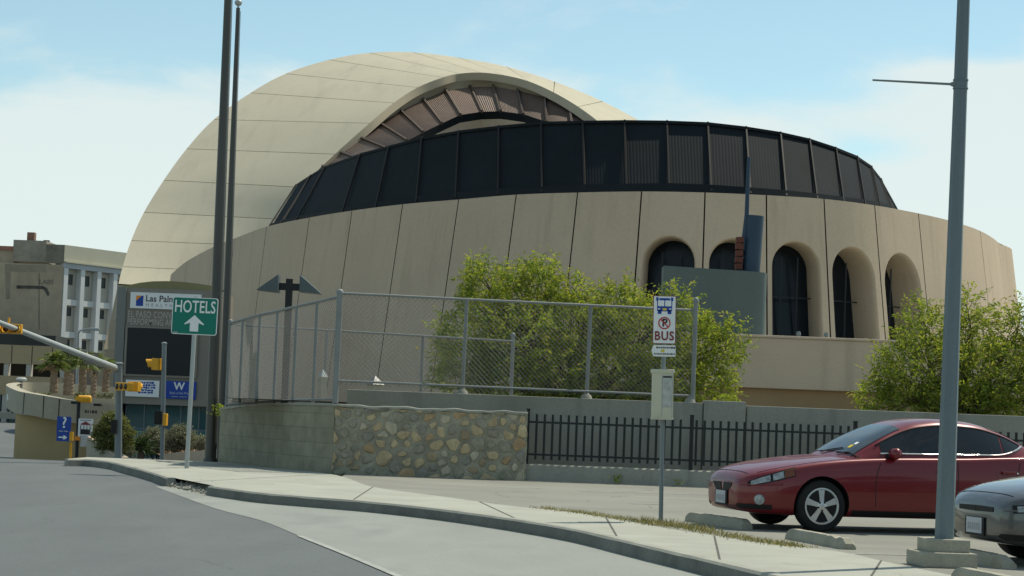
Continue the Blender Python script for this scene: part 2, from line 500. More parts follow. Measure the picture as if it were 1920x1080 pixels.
# kerb with chipped gap
random.seed(3)
def kerb_run(pts, name):
    pts = dens(pts, 4)
    inn = side(pts, 0.16)
    mb = MB(); rows = []
    for p, q in zip(pts, inn):
        j = random.uniform(-.012, .012)
        t = Vector((p.x, p.y, 0)); d = (Vector((q.x, q.y, 0)) - t).normalized()
        gz = g(p.y)
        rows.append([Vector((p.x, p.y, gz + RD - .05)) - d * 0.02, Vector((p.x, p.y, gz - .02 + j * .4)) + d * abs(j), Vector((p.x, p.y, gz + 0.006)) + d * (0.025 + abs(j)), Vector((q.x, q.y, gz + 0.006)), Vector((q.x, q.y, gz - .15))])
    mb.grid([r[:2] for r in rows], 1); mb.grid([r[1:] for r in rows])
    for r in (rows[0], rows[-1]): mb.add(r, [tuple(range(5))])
    return tag(mb.build(name, [M['kerb'], M['kerb_face_shaded']], smooth=40), kind='structure')
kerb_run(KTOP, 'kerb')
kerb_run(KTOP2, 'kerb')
# broken gravelly patch in the gap
mb = MB()
pa, pb = KTOP[-1], KTOP2[0]
rng_ = random.Random(5)
inn = side([pa, pb], 0.55)
for i in range(420):
    f, h = rng_.random(), rng_.random()
    p = pa.lerp(pb, f).lerp(inn[0].lerp(inn[1], f), h)
    z = g(p.y) + RD + 0.10 * h + rng_.uniform(-.01, .03)
    r = rng_.uniform(.012, .038)
    mt = Matrix.Translation((p.x, p.y, z)) @ Matrix.Rotation(rng_.random() * 6, 4, 'Z') @ Matrix.Rotation(rng_.random() * 6, 4, 'X')
    vs = [mt @ Vector(v) * 1.0 for v in [(r, 0, 0), (-r, 0, 0), (0, r * .8, 0), (0, -r, 0), (0, 0, r * .7), (0, 0, -r * .7)]]
    mb.add(vs, [(0, 2, 4), (2, 1, 4), (1, 3, 4), (3, 0, 4), (2, 0, 5), (1, 2, 5), (3, 1, 5), (0, 3, 5)])
rows = []
for f in (0, .25, .5, .75, 1):
    a = pa.lerp(pb, f); b = inn[0].lerp(inn[1], f)
    rows.append([Vector((a.x, a.y, g(a.y) + RD - .02)), Vector((b.x, b.y, g(b.y) - 0.01))])
mb.grid(rows)
tag(mb.build('gravel', M['kerb']), 'loose gravel where the kerb is broken away', 'gravel', kind='stuff')

# sidewalk: from the kerb's back to its inner boundary
SIN = [Vector((at(128, 857, 54).x, 54, g(54))), Vector((at(420, 862, 49.5).x, 49.5, g(49.5)))]
INB = [gp(*p) for p in [(640, 893), (700, 913), (830, 931), (960, 949), (1030, 955), (1128, 968), (1229, 987), (1330, 1003), (1440, 1019), (1580, 1035), (1707, 1063), (2400, 1200)]]
far_in = [Vector((KTOP[0].x + 0.3, 53, g(53))), Vector((at(300, 860, 52).x, 52, g(52))), Vector((at(420, 862, 49.5).x, 49.6, g(49.6))), Vector((at(560, 878, 44).x, 44.2, 0))]
inner = resample(dens(far_in + INB, 4), 90)
back = side(KD, 0.155)
outer = resample(back, 90)
mb = MB()
rows = []
for a, b in zip(outer, inner):
    rows.append([Vector((q.x, q.y, g(q.y))) for q in (a.lerp(b, f) for f in (0, .25, .5, .75, 1))])
mb.grid(rows)
tag(mb.build('sidewalk', M['sidewalk']), kind='structure')
# dark joints across the sidewalk
mb = MB()
for k in (14, 27, 40, 50, 58, 66, 74, 81):
    a, b = outer[k], inner[k]
    d = (b - a).normalized(); w = Vector((-d.y, d.x, 0)) * 0.011
    n = 5
    mb.grid([[Vector((q.x, q.y, g(q.y) + .004)) for q in (a.lerp(b, i / n) - w, a.lerp(b, i / n) + w)] for i in range(n + 1)])
tag(mb.build('sidewalk_joints', mat('joint_dark', (0.09, 0.09, 0.08), 0.95, 0)), kind='structure')
# parking lot asphalt
mb = MB()
lot = [Vector((p.x, p.y, -0.004)) for p in dens(INB, 4)]
rows = []
for p in lot:
    e = Vector((p.x, 44.5, -0.004)) if p.y < 44 else p
    rows.append([p.lerp(e, f) for f in (0, .33, .66, 1)])
mb.grid(rows)
mb.add([lot[-1], Vector((60, lot[-1].y, -.004)), Vector((60, 44.5, -.004)), Vector((lot[-1].x, 44.5, -.004))], [(0, 1, 2, 3)])
tag(mb.build('parking_lot', M['parking']), kind='structure')
# worn bay lines
CAR_PSI = R(15.5)
mb = MB()
fw = Vector((math.cos(CAR_PSI), math.sin(CAR_PSI), 0)); sd = Vector((-fw.y, fw.x, 0)) * 0.05
for px, py, ln in ((1590, 1038, 5.2), (1085, 921, 4.6), (1180, 944, 0.6)):
    p = gp(px, py)
    if p.z > 1: continue
    mb.add([Vector((q.x, q.y, 0.0005)) for q in (p - sd, p + fw * ln - sd, p + fw * ln + sd, p + sd)], [(0, 1, 2, 3)])
tag(mb.build('bay_lines', M['white_line']), kind='structure')
# dry grass along the sidewalk edge
mb = MB()
rg = random.Random(11)
GR = dens([gp(*p) for p in [(1010, 953), (1070, 960), (1128, 968), (1190, 978), (1240, 984), (1300, 992), (1370, 1006), (1440, 1018), (1500, 1026)]], 6)
for i in range(2600):
    t = rg.random() ** 0.8
    k = t * (len(GR) - 1); p = GR[int(k)].lerp(GR[min(len(GR) - 1, int(k) + 1)], k % 1)
    wd = 0.30 if 0.35 < t < 0.75 else 0.16
    p = p + Vector((rg.gauss(0, .1), rg.gauss(0.1, wd), 0))
    a = rg.random() * 6.28; h = rg.uniform(.02, .075) * (1.3 if 0.4 < t < .7 else 0.8); w = 0.006
    dx, dy = math.cos(a) * w, math.sin(a) * w
    tip = (p.x + rg.gauss(0, .04), p.y + rg.gauss(0, .04), h)
    mb.add([(p.x - dx, p.y - dy, -.003), (p.x + dx, p.y + dy, -.003), tip], [(0, 1, 2)], rg.choice((0, 0, 1)))
tag(mb.build('dry_grass', [leaf_mat('dry_grass', (0.24, 0.21, 0.10), .2), leaf_mat('green_grass', (0.10, 0.13, 0.04), .2)], recalc=False), 'dry grass growing along the edge of the sidewalk', 'grass', kind='stuff')

# ================================================================== THEATRE
TH = thing('theatre_building', 'large tan theatre with round arcaded drum, dark louvre band and cream shell roof', 'theatre', (4, 110, 0))
RIM = [(320, 515, 130), (350, 490, 122), (400, 463, 113), (440, 447, 108), (500, 425, 102.5), (580, 408, 97.5), (660, 395, 94), (755, 383, 90.7), (860, 374, 87.8),
       (968, 365, 85.3), (1083, 361, 83.4), (1203, 359, 82.1), (1322, 361, 81.6), (1437, 366, 81.7), (1545, 373, 82.3), (1640, 385, 83.9), (1722, 400, 86.4),
       (1785, 415, 89), (1838, 433, 92.7), (1872, 455, 98), (1886, 478, 105)]
RP = [at(*r) for r in RIM]
RP += [Vector((24, 122, 10)), Vector((14, 136, 10)), Vector((-4, 146, 10)), Vector((-18, 146, 9.6))]
ZG = -1.2
def plan(t):
    p = catmull(RP, t)
    a = catmull(RP, max(0, t - .05)); b = catmull(RP, min(len(RP) - 1, t + .05))
    d = (b - a); d.z = 0; d.normalize()
    return p, Vector((d.y, -d.x, 0))            # outward normal (curve runs left to right in front)
FL = 0.135
def flare(t): return 0.075 + 0.06 * min(1, max(0, (t - 3) / 5))
def W(t, z, inset=0.0):
    p, n = plan(t)
    q = p + n * ((p.z - z) * flare(t) - inset)
    return Vector((q.x, q.y, z))
def tm(t0, d):                                  # step along t by metres
    return d / max(.1, (catmull(RP, min(len(RP) - 1, t0 + .02)) - catmull(RP, max(0, t0 - .02))).length / .04)
JW, JD = 0.028, 0.2
TERR = 4.3
wall, jamb = MB(), MB()
glass_parts = []
ARCH = {11: (1207, 1309, 445), 12: (1330, 1428, 448), 13: (1447, 1547, 453), 14: (1557, 1648, 461), 15: (1654, 1730, 471)}
def t_of_px(px):
    xs_ = [r[0] for r in RIM]
    return lerp(xs_, list(range(len(xs_))), px)
zrows = [0, .25, .5, .75, 1]
def zcol(t, zb):
    zt = plan(t)[0].z
    return [zb + (zt - zb) * f for f in zrows]
NB = len(RP) - 1
for i in range(NB):
    a = i + tm(i, JW); b = i + 1 - tm(i + 1, JW)
    if i not in ARCH:
        ts = [a + (b - a) * k / 6 for k in range(7)]
        wall.grid([[W(t, z) for z in zcol(t, ZG)] for t in ts])
    else:
        # opening in this bay; narrow piers both sides
        wid = (W(b, 6) - W(a, 6)).length
        pl, pr = (0.07, 0.10)
        o0, o1 = a + (b - a) * pl, b - (b - a) * pr
        hw = (W(o1, 6) - W(o0, 6)).length / 2
        pxl, pxr, pyt = ARCH[i]
        ztop = at((pxl + pxr) / 2, pyt, RIM[i][2] + .3).z
        zs = ztop - hw
        zb = TERR - 0.25
        wall.grid([[W(t, z) for z in (ZG, zb)] for t in [a + (b - a) * k / 6 for k in range(7)]])
        for (s0, s1) in ((a, o0), (o1, b)):
            wall.grid([[W(t, z) for z in [zb, (zb + zs) / 2, zs] + [zs + (plan(t)[0].z - zs) * f for f in (.33, .66, 1)]] for t in (s0, s1)])
        K = 16
        top = []
        for k in range(K + 1):
            an = math.pi - math.pi * k / K
            c, sn = math.cos(an), math.sin(an)
            t = (o0 + o1) / 2 + (o1 - o0) / 2 * c
            top.append((t, zs + hw * sn))
        wall.grid([[W(t, z + (plan(t)[0].z - z) * f) for f in (0, .35, .7, 1)] for t, z in top])
        # jamb rings: rounded lip then a deep straight reveal
        outl = [(o0, zb), (o0, (zb + zs) / 2)] + top + [(o1, (zb + zs) / 2), (o1, zb)]
        tc_ = (o0 + o1) / 2
        def ring(scale, inset):
            r_ = []
            for t, z in outl:
                t2 = tc_ + (t - tc_) * scale
                z2 = zs + (z - zs) * scale if z > zs else z
                nrm = plan(tc_)[1]
                q = W(t2, z2)
                r_.append(q - nrm * inset)
            return r_
        rings = [ring(1, 0), ring(.975, .03), ring(.945, .11), ring(.93, .25), ring(.92, .8), ring(.915, 1.4)]
        jamb.grid(rings)
        back_ = ring(.93, 1.36)
        glass_parts.append((back_, plan(tc_)[1], tc_))
    # groove at the left joint
    if i > 0:
        a2, b2 = i - tm(i, JW), i + tm(i, JW)
        zz = zcol(i, ZG)
        wall.grid([[W(a2, z) for z in zz], [W(a2, z, JD) for z in zz]], 1)
        wall.grid([[W(a2, z, JD) for z in zz], [W(b2, z, JD) for z in zz]], 1)
        wall.grid([[W(b2, z, JD) for z in zz], [W(b2, z) for z in zz]], 1)
# parapet top and inner face
tsr = [k / 4 for k in range(NB * 4 + 1)]
wall.grid([[W(t, plan(t)[0].z), W(t, plan(t)[0].z, 0.55), W(t, plan(t)[0].z - 1.2, 0.55)] for t in tsr])
wall.build('drum_wall', [M['drum'], M['drum_joint']], TH, smooth=30)
jo = jamb.build('arch_reveal', M['drum'], TH, smooth=40)
for back_, nrm, tc_ in glass_parts:
    mb = MB(); mb.add(back_, [tuple(range(len(back_)))])
    w_ = mb.build('window', M['arch_glass'], TH)
    # frame: transom and mullions standing just proud of the glass
    fr = MB()
    l, r = back_[0], back_[-1]
    ax = (r - l).normalized()
    zt_ = max(p.z for p in back_); wd = (r - l).length
    for f in (.33, .67):
        p = l + ax * wd * f + nrm * .06
        fr.beam(p, p + Vector((0, 0, (zt_ - l.z) * .88)), .05, .06)
    fr.beam(l + nrm * .04 + Vector((0, 0, 2.3)) + ax * wd * .04, r + nrm * .04 + Vector((0, 0, 2.3)) - ax * wd * .04, .03, .05)
    fr.build('window_frame', M['mullion'], w_)
# ledge/gutter roof ring behind the parapet
mb = MB()
mb.grid([[W(t, plan(t)[0].z - .5, .5), W(t, plan(t)[0].z - .1, 3.2)] for t in tsr])
mb.build('roof_ledge', M['roof'], TH, smooth=30)

# ---- lower dark louvre band
LB = [((555, 350), (507, 424), 120), ((583, 332), (530, 417), 113), ((610, 316), (560, 410), 108.5), ((677, 292), (646, 397), 98.5), ((731, 278), (709, 385), 95), ((793, 262), (785, 374), 92.3),
      ((862, 250), (858, 367), 90.2), ((937, 241), (937, 361), 88.5), ((1016, 234), (1018, 357), 87.2), ((1094, 232), (1098, 353), 86.2), ((1172, 231), (1176, 352), 85.4), ((1251, 232), (1256, 351), 85), ((1327, 235), (1333, 354), 84.9),
      ((1398, 243), (1405, 359), 85.1), ((1462, 253), (1471, 364), 85.7), ((1516, 265), (1528, 370), 86.6), ((1565, 281), (1577, 376), 87.9), ((1605, 297), (1617, 381), 89.8), ((1632, 315), (1645, 385), 92.3), ((1650, 338), (1668, 390), 96)]
tops = [at(p[0], p[1], d + 2.4) for p, q, d in LB]
bots = [at(q[0], q[1] + 4, d) for p, q, d in LB]
tops.append(Vector((22, 112, 10.8))); bots.append(Vector((22.5, 112, 9.2)))
def louvre(mb, a0, b0, a1, b1, nf, depth, n_out):
    rows = []
    for k in range(nf * 2 + 1):
        f = k / (nf * 2)
        off = n_out * (depth if k % 2 else 0)
        rows.append([a0.lerp(a1, f) + off, b0.lerp(b1, f) + off])
    mb.grid(rows)
def outn(a, b, c):
    n = (b - a).cross(c - a).normalized()
    return n if n.y < 0 else -n
lv, rb = MB(), []
for i in range(len(tops) - 1):
    w_ = (tops[i + 1] - tops[i]).length
    n_ = outn(tops[i], bots[i], tops[i + 1])
    louvre(lv, tops[i], bots[i], tops[i + 1], bots[i + 1], max(4, int(w_ / .13)), .008, n_)
# dark cornice under the band and cap over it
lv.grid([[b + Vector((0, -.1, .25)), b + Vector((0, -.25, -.15)), b + Vector((0, .6, -.5))] for b in bots])
lv.grid([[t_ + Vector((0, -.12, .0)), t_ + Vector((0, -.12, .12)), t_ + Vector((0, 1.2, .12))] for t_ in tops])
lo_ = lv.build('lower_louvre_band', M['louvre_dark'], TH)
for i in range(len(tops)):
    n_ = outn(tops[max(0, i - 1)], bots[max(0, i - 1)], tops[min(len(tops) - 1, i + 1)])
    mb = MB(); u_ = (tops[i] - bots[i]).normalized()
    mb.beam(bots[i] + n_ * .12 - u_ * .1, tops[i] + n_ * .06 + u_ * .12, .07, .10, n_)
    mb.build('louvre_rib', M['rib_dark'], lo_)

# ---- swooping shell roof: outer edge O and inner lip L, row by row
SO = [((222, 532), 131), ((230, 500), 134), ((246, 451), 138), ((270, 398), 143), ((307, 338), 148), ((350, 279), 154), ((401, 224), 160), ((470, 174), 166), ((536, 138), 171), ((617, 112), 175), ((693, 99), 178), ((775, 98), 180), ((860, 108), 180), ((950, 125), 178), ((1040, 153), 175), ((1130, 190), 170), ((1207, 231), 165), ((1290, 280), 160)]
SLp = [((430, 545), 131), ((455, 510), 132), ((492, 461), 133), ((525, 411), 134), ((565, 351), 135.2), ((628, 289), 137.4), ((693, 231), 140), ((738, 193), 143), ((783, 164), 146), ((831, 145), 148), ((862, 138), 150), ((902, 136), 150), ((945, 141), 149), ((990, 152), 146), ((1038, 173), 142), ((1084, 200), 137), ((1128, 233), 132), ((1180, 280), 128)]
OP = [at(*p, d) for p, d in SO]; IP = [at(*p, d) for p, d in SLp]
NS = len(OP) - 1
def Ssurf(t, v, off=0.0):
    o_, i_ = catmull(OP, t), catmull(IP, t)
    p = o_.lerp(i_, v)
    o2, i2 = catmull(OP, min(NS, t + .03)), catmull(IP, min(NS, t + .03))
    o1, i1 = catmull(OP, max(0, t - .03)), catmull(IP, max(0, t - .03))
    T = o2.lerp(i2, v) - o1.lerp(i1, v)
    n = (i_ - o_).cross(T).normalized()
    if n.z < 0 and n.y > 0: n = -n
    if n.y > 0 and abs(n.y) > abs(n.z): n = -n
    bulge = 0.0 * math.sin(math.pi * v) * min(1, max(0, (t - 2) / 3))
    return p + n * (bulge + off)
sh = MB()
tl = []
for i in range(NS):
    ln = max((OP[i + 1] - OP[i]).length, 1)
    e = 0.055 / ln
    if i > 0: tl += [(i - e, 0), (i - e, -.22), (i + e, -.22), (i + e, 0)]
    else: tl.append((0, 0))
    tl += [(i + f, 0) for f in (.2, .4, .6, .8)]
tl.append((NS, 0))
vs_ = [k / 8 for k in range(9)]
sh.grid([[Ssurf(t, v, o_) for v in vs_] for t, o_ in tl])
TK = 0.55
tt = [k / 5 for k in range(NS * 5 + 1)]
sh.grid([[Ssurf(t, 1), Ssurf(t, 1, -TK)] for t in tt], 1)
sh.grid([[Ssurf(t, 0), Ssurf(t, 0, -TK - .35)] for t in tt], 1)
sh.grid([[Ssurf(t, 0, -TK - .35), Ssurf(t, 1, -TK)] for t in tt], 1)
# the far slope of the roof, falling away behind the ridge
sh.grid([[Ssurf(t, 0), Ssurf(t, 0) + Vector((6, 16, -2.5)), Ssurf(t, 0) + Vector((14, 32, -11)), Vector((Ssurf(t, 0).x + 18, Ssurf(t, 0).y + 40, -2))] for t in tt])
shell = sh.build('shell_roof', [M['shell'], M['shell_edge']], TH, smooth=35, recalc=True)
# leg where the shell comes down to the ground on the left
leg = MB()
A_ = [at(223, 528, 131.6), at(221, 535, 131.0), at(207, 600, 130), at(194, 655, 129), at(184, 702, 128.5), at(172, 765, 128)]
B_ = [at(300, 532, 132), at(300, 535, 131.6), at(320, 600, 131), at(322, 655, 131), at(325, 702, 131), at(330, 765, 131)]
leg.grid([[a, b] for a, b in zip(A_, B_)])
leg.grid([[b, b + Vector((2, 6, 0))] for b in B_]); leg.grid([[a + Vector((3, 8, 0)), a] for a in A_]); leg.grid([[a + Vector((3, 8, 0)), b + Vector((2, 6, 0))] for a, b in zip(A_, B_)])
leg.build('shell_leg', M['shell_edge'], TH, recalc=True)

# ---- upper arched louvre band under the lip
UB = [((575, 340), (590, 350)), ((603, 314), (640, 322)), ((636, 287), (678, 302)), ((672, 259), (730, 283)), ((711, 233), (763, 266)), ((751, 210), (793, 250)), ((793, 188), (828, 233)), ((835, 171), (863, 217)), ((881, 164), (903, 211)),
      ((925, 163), (939, 210)), ((972, 171), (983, 216)), ((1023, 183), (1028, 231)), ((1071, 207), (1074, 240)), ((1100, 230), (1102, 262)), ((1124, 255), (1124, 290))]
def lipd(px):
    return lerp([p[0][0] for p in SLp], [p[1] for p in SLp], px)
ut = [at(*p, lipd(p[0]) + .8) for p, q in UB]
ub = [at(*q, lipd(p[0]) - 4.2) for p, q in UB]
uv = MB()
for i in range(len(ut) - 1):
    n_ = outn(ut[i], ub[i], ut[i + 1])
    uv_w = (ut[i + 1] - ut[i]).length
    louvre(uv, ut[i], ub[i], ut[i + 1], ub[i + 1], max(4, int(uv_w / .17)), .05, n_)
uo = uv.build('upper_louvre_band', M['louvre_brown'], TH)
for i in range(1, len(ut)):
    n_ = outn(ut[max(0, i - 1)], ub[max(0, i - 1)], ut[min(len(ut) - 1, i + 1)])
    u_ = (ut[i] - ub[i]).normalized()
    mb = MB(); mb.beam(ub[i] + n_ * .1 - u_ * .1, ut[i] + n_ * .1 + u_ * .22, .13, .26, n_); mb.build('louvre_rib', M['rib'], uo)
# dark soffit under the band, then tympanum wall
mb = MB(); mb.grid([[b + Vector((0, -.05, .05)), b + Vector((0, .3, -.45))] for b in ub]); mb.build('louvre_fascia', M['louvre_dark'], TH)
mb = MB(); mb.grid([[b + Vector((0, .3, -.45)), b + Vector((0, .4, -1.2)), b + Vector((0, .5, -6.0))] for b in ub]); mb.build('gable_wall', M['drum'], TH, smooth=50)
# soffit from the lip down to the louvres
mb = MB()
rows = []
for k in range(len(ut)):
    px = UB[k][0][0]
    # parameter of the lip nearest in screen x
    ts_ = min((abs(catmull(IP, t_).x / catmull(IP, t_).y - ut[k].x / ut[k].y), t_) for t_ in [j / 40 for j in range(40, NS * 40 + 1)])[1]
lip = [Ssurf(1.5 + (NS - 1.5) * j / 60, 1, -TK) for j in range(61)]
utr = resample(dens(ut, 6), 61)
# match by angle across: choose along both curves by arc length from a common left end
mb = MB()
lip2 = [p for p in lip if p.x / p.y > (575 - 960) / FPX - .01]
lipr = resample(lip2, 61)
mb.grid([[a, a.lerp(b, .5) + Vector((0, .05, .12)), b] for a, b in zip(lipr, utr)])
mb.build('shell_soffit', M['shell_edge'], TH, smooth=60)
# flat roof behind the lower band
mb = MB()
mb.grid([[t_ + Vector((0, .5, .05)), t_ + Vector((0, 14, .6)), Vector((t_.x * .9, max(t_.y + 20, 128), t_.z + .3))] for t_ in tops])
mb.build('drum_roof', M['roof'], TH, smooth=40)

# ---- terrace wall in front of the arcade
TW = thing('terrace_wall', 'low tan stucco terrace wall in front of the theatre arches', 'wall', (14, 72, 0))
D = 72
x0, x1 = 1.2, 30.0
mb = MB()
mb.span((x0, D, 2.55), (x1, D + .5, TERR)); mb.span((x0, D - .06, TERR), (x1, D + 0.6, TERR + .09))
mb.build('wall_face', M['terrace'], TW, bevel=.03)
mb = MB(); mb.span((x0, D + .3, -1), (x1, D + .48, 2.549)); mb.build('wall_base', M['terrace_base'], TW)
mb = MB(); mb.grid([[Vector((x, y, TERR - .05)) for y in (D + .5, 84)] for x in (x0, 5, 15, x1)]); mb.build('terrace_deck', M['sidewalk'], TW)
mb = MB()
for px, py in ((1497, 628), (1549, 630)):
    p = at(px, py, 72.9); p.z = TERR + .04
    mb.tube([p, p + Vector((0, 0, .12)), p + Vector((0, 0, .13)), p + Vector((0, 0, .26))], [.05, .05, .09, .06], 8)
mb.build('floodlight', M['pole_grey'], TW)
# ---- sculpture on the terrace
d = 73.6
sc_ = thing('abstract_sculpture', 'abstract sculpture of a grey green rounded slab, blue cylinder, orange stack and thin mast', 'sculpture', tuple(Vector((at(1340, 632, d).x, d, TERR - .05))))
M['sculpt_grey'] = mat('sculpture_grey', (.095, .125, .118), .6, .06, .5, .04, 8, spec=.35, stain=(.12, .15, .14), stain_amt=.4, stain_scale=.8)
M['sculpt_blue'] = mat('sculpture_blue', (.016, .042, .078), .5, .10, .8, spec=.4)
M['sculpt_orange'] = mat('sculpture_orange', (.11, .034, .022), .6, .1, 2)
xa_, xb_ = at(1243, 560, d).x, at(1440, 560, d).x
ztl, ztr = at(1243, 498, d).z, at(1440, 511, d).z
r_ = .55
pl_ = [(xa_, 0), (xb_ - r_, 0)] + [(xb_ - r_ + r_ * math.sin(R(a)), r_ - r_ * math.cos(R(a))) for a in range(10, 181, 10)] + [(xa_, 2 * r_)]
mb = MB(); n = len(pl_)
vs = [Vector((x, d + y, TERR - .05 + .12)) for x, y in pl_] + [Vector((x, d + y, ztl + (ztr - ztl) * (x - xa_) / (xb_ - xa_))) for x, y in pl_]
mb.add(vs, [tuple(range(n - 1, -1, -1)), tuple(range(n, 2 * n))] + [(i, (i + 1) % n, (i + 1) % n + n, i + n) for i in range(n)])
mb.build('curved_slab', M['sculpt_grey'], sc_, smooth=30)
mb = MB(); mb.prism([Vector((x * 1.0, d + y + .03, TERR - .06)) for x, y in pl_], (0, 0, .178)); mb.build('plinth', M['concrete_base'], sc_)
d2 = d + .75
b0, b1 = at(1404, 520, d2), at(1415, 405, d2); b0.z -= 1.2
mb = MB(); mb.tube([b0, b1], .335, 28); mb.build('cylinder', M['sculpt_blue'], sc_, smooth=40)
mb = MB(); mb.tube([at(1393, 470, d2 - .1), at(1400, 405, d2 - .1), at(1404, 295, d2 - .1)], [.10, .085, .06], 10); mb.build('mast', M['sculpt_blue'], sc_, smooth=40)
mb = MB()
for k in range(5):
    p = at(1387 - .6 * k, 450 + 12.5 * k, d2 - .2); mb.box(p, (.26 + .02 * (k % 2), .3, .205), Matrix.Rotation(R(4 if k % 2 else -5), 4, 'Y'))
mb.build('orange_stack', M['sculpt_orange'], sc_, bevel=.015)
# ================================================================== WALLS AND FENCES
def pole_lean(px0, py0, px1, py1, d):
    return at(px0, py0, d), at(px1, py1, d)
# ---- stone wall: rubble stones bedded in wide mortar
M['mortar'] = mat('mortar', (.28, .265, .20), .95, .3, 2.2, .15, 30, .5, 40)
def block_material():
    m = bpy.data.materials.new('block_wall'); m.use_nodes = True
    t = m.node_tree; b = t.nodes['Principled BSDF']; b.inputs['Roughness'].default_value = .95; b.inputs['Specular IOR Level'].default_value = .2
    uv = t.nodes.new('ShaderNodeUVMap')
    br = t.nodes.new('ShaderNodeTexBrick'); t.links.new(uv.outputs[0], br.inputs['Vector'])
    br.inputs['Scale'].default_value = 1; br.inputs['Brick Width'].default_value = .8; br.inputs['Row Height'].default_value = .30
    br.inputs['Mortar Size'].default_value = .010; br.inputs['Mortar Smooth'].default_value = .3
    br.inputs['Color1'].default_value = (.20, .195, .155, 1); br.inputs['Color2'].default_value = (.23, .222, .178, 1); br.inputs['Mortar'].default_value = (.17, .163, .13, 1)
    nz = t.nodes.new('ShaderNodeTexNoise'); nz.inputs['Scale'].default_value = 3; nz.inputs['Detail'].default_value = 8
    tcn = t.nodes.new('ShaderNodeTexCoord'); t.links.new(tcn.outputs['Object'], nz.inputs['Vector'])
    x = t.nodes.new('ShaderNodeMix'); x.data_type = 'RGBA'; x.blend_type = 'MULTIPLY'; x.inputs[0].default_value = .6
    t.links.new(br.outputs['Color'], x.inputs[6]); t.links.new(nz.outputs[0], x.inputs[7])
    y = t.nodes.new('ShaderNodeMix'); y.data_type = 'RGBA'; y.blend_type = 'MULTIPLY'; y.inputs[0].default_value = 1; t.links.new(x.outputs[2], y.inputs[6]); y.inputs[7].default_value = (1.6, 1.6, 1.5, 1)
    t.links.new(y.outputs[2], b.inputs['Base Color'])
    bp = t.nodes.new('ShaderNodeBump'); bp.inputs['Strength'].default_value = .25; bp.inputs['Distance'].default_value = .02
    t.links.new(br.outputs['Fac'], bp.inputs['Height']); bp.invert = True; t.links.new(bp.outputs[0], b.inputs['Normal'])
    return m
M['block'] = block_material()
DW = 42.3
def rough_box(mb, pts_front, top_z, thick, zb, seed, amp=.02, mi=0):
    pass
# stone wall
c0, c1 = at(622, 830, DW), at(988, 830, DW)
sw = thing('stone_wall', 'low rubble stone wall of buff and brown stones in wide mortar', 'wall', ((c0.x + c1.x) / 2, DW, 0))
mb = MB()
rs = random.Random(4)
nx_, nz_ = 44, 14
def zt_stone(f): return 1.37 + (1.36 - 1.37) * f + .012 * math.sin(f * 23) + .008 * math.sin(f * 51 + 1)
front = []
for i in range(nx_ + 1):
    f = i / nx_; x = c0.x + (c1.x - c0.x) * f
    front.append([Vector((x + rs.uniform(-.01, .01), DW + rs.uniform(-.018, .018) + (0.10 * max(0, 1 - f * 22) ** 2), -.1 + (zt_stone(f) + .1) * k / nz_)) for k in range(nz_ + 1)])
mb.grid(front)
back = [[Vector((r[k].x, DW + .42, r[k].z)) for k in (0, nz_)] for r in front]
mb.grid(back)
mb.grid([[r[nz_], Vector((r[nz_].x, DW + .42, r[nz_].z))] for r in front])
for r in (front[0], front[-1]):
    mb.grid([[p, Vector((p.x, DW + .42, p.z))] for p in r])
mb.build('mortar_core', M['mortar'], sw, smooth=50)
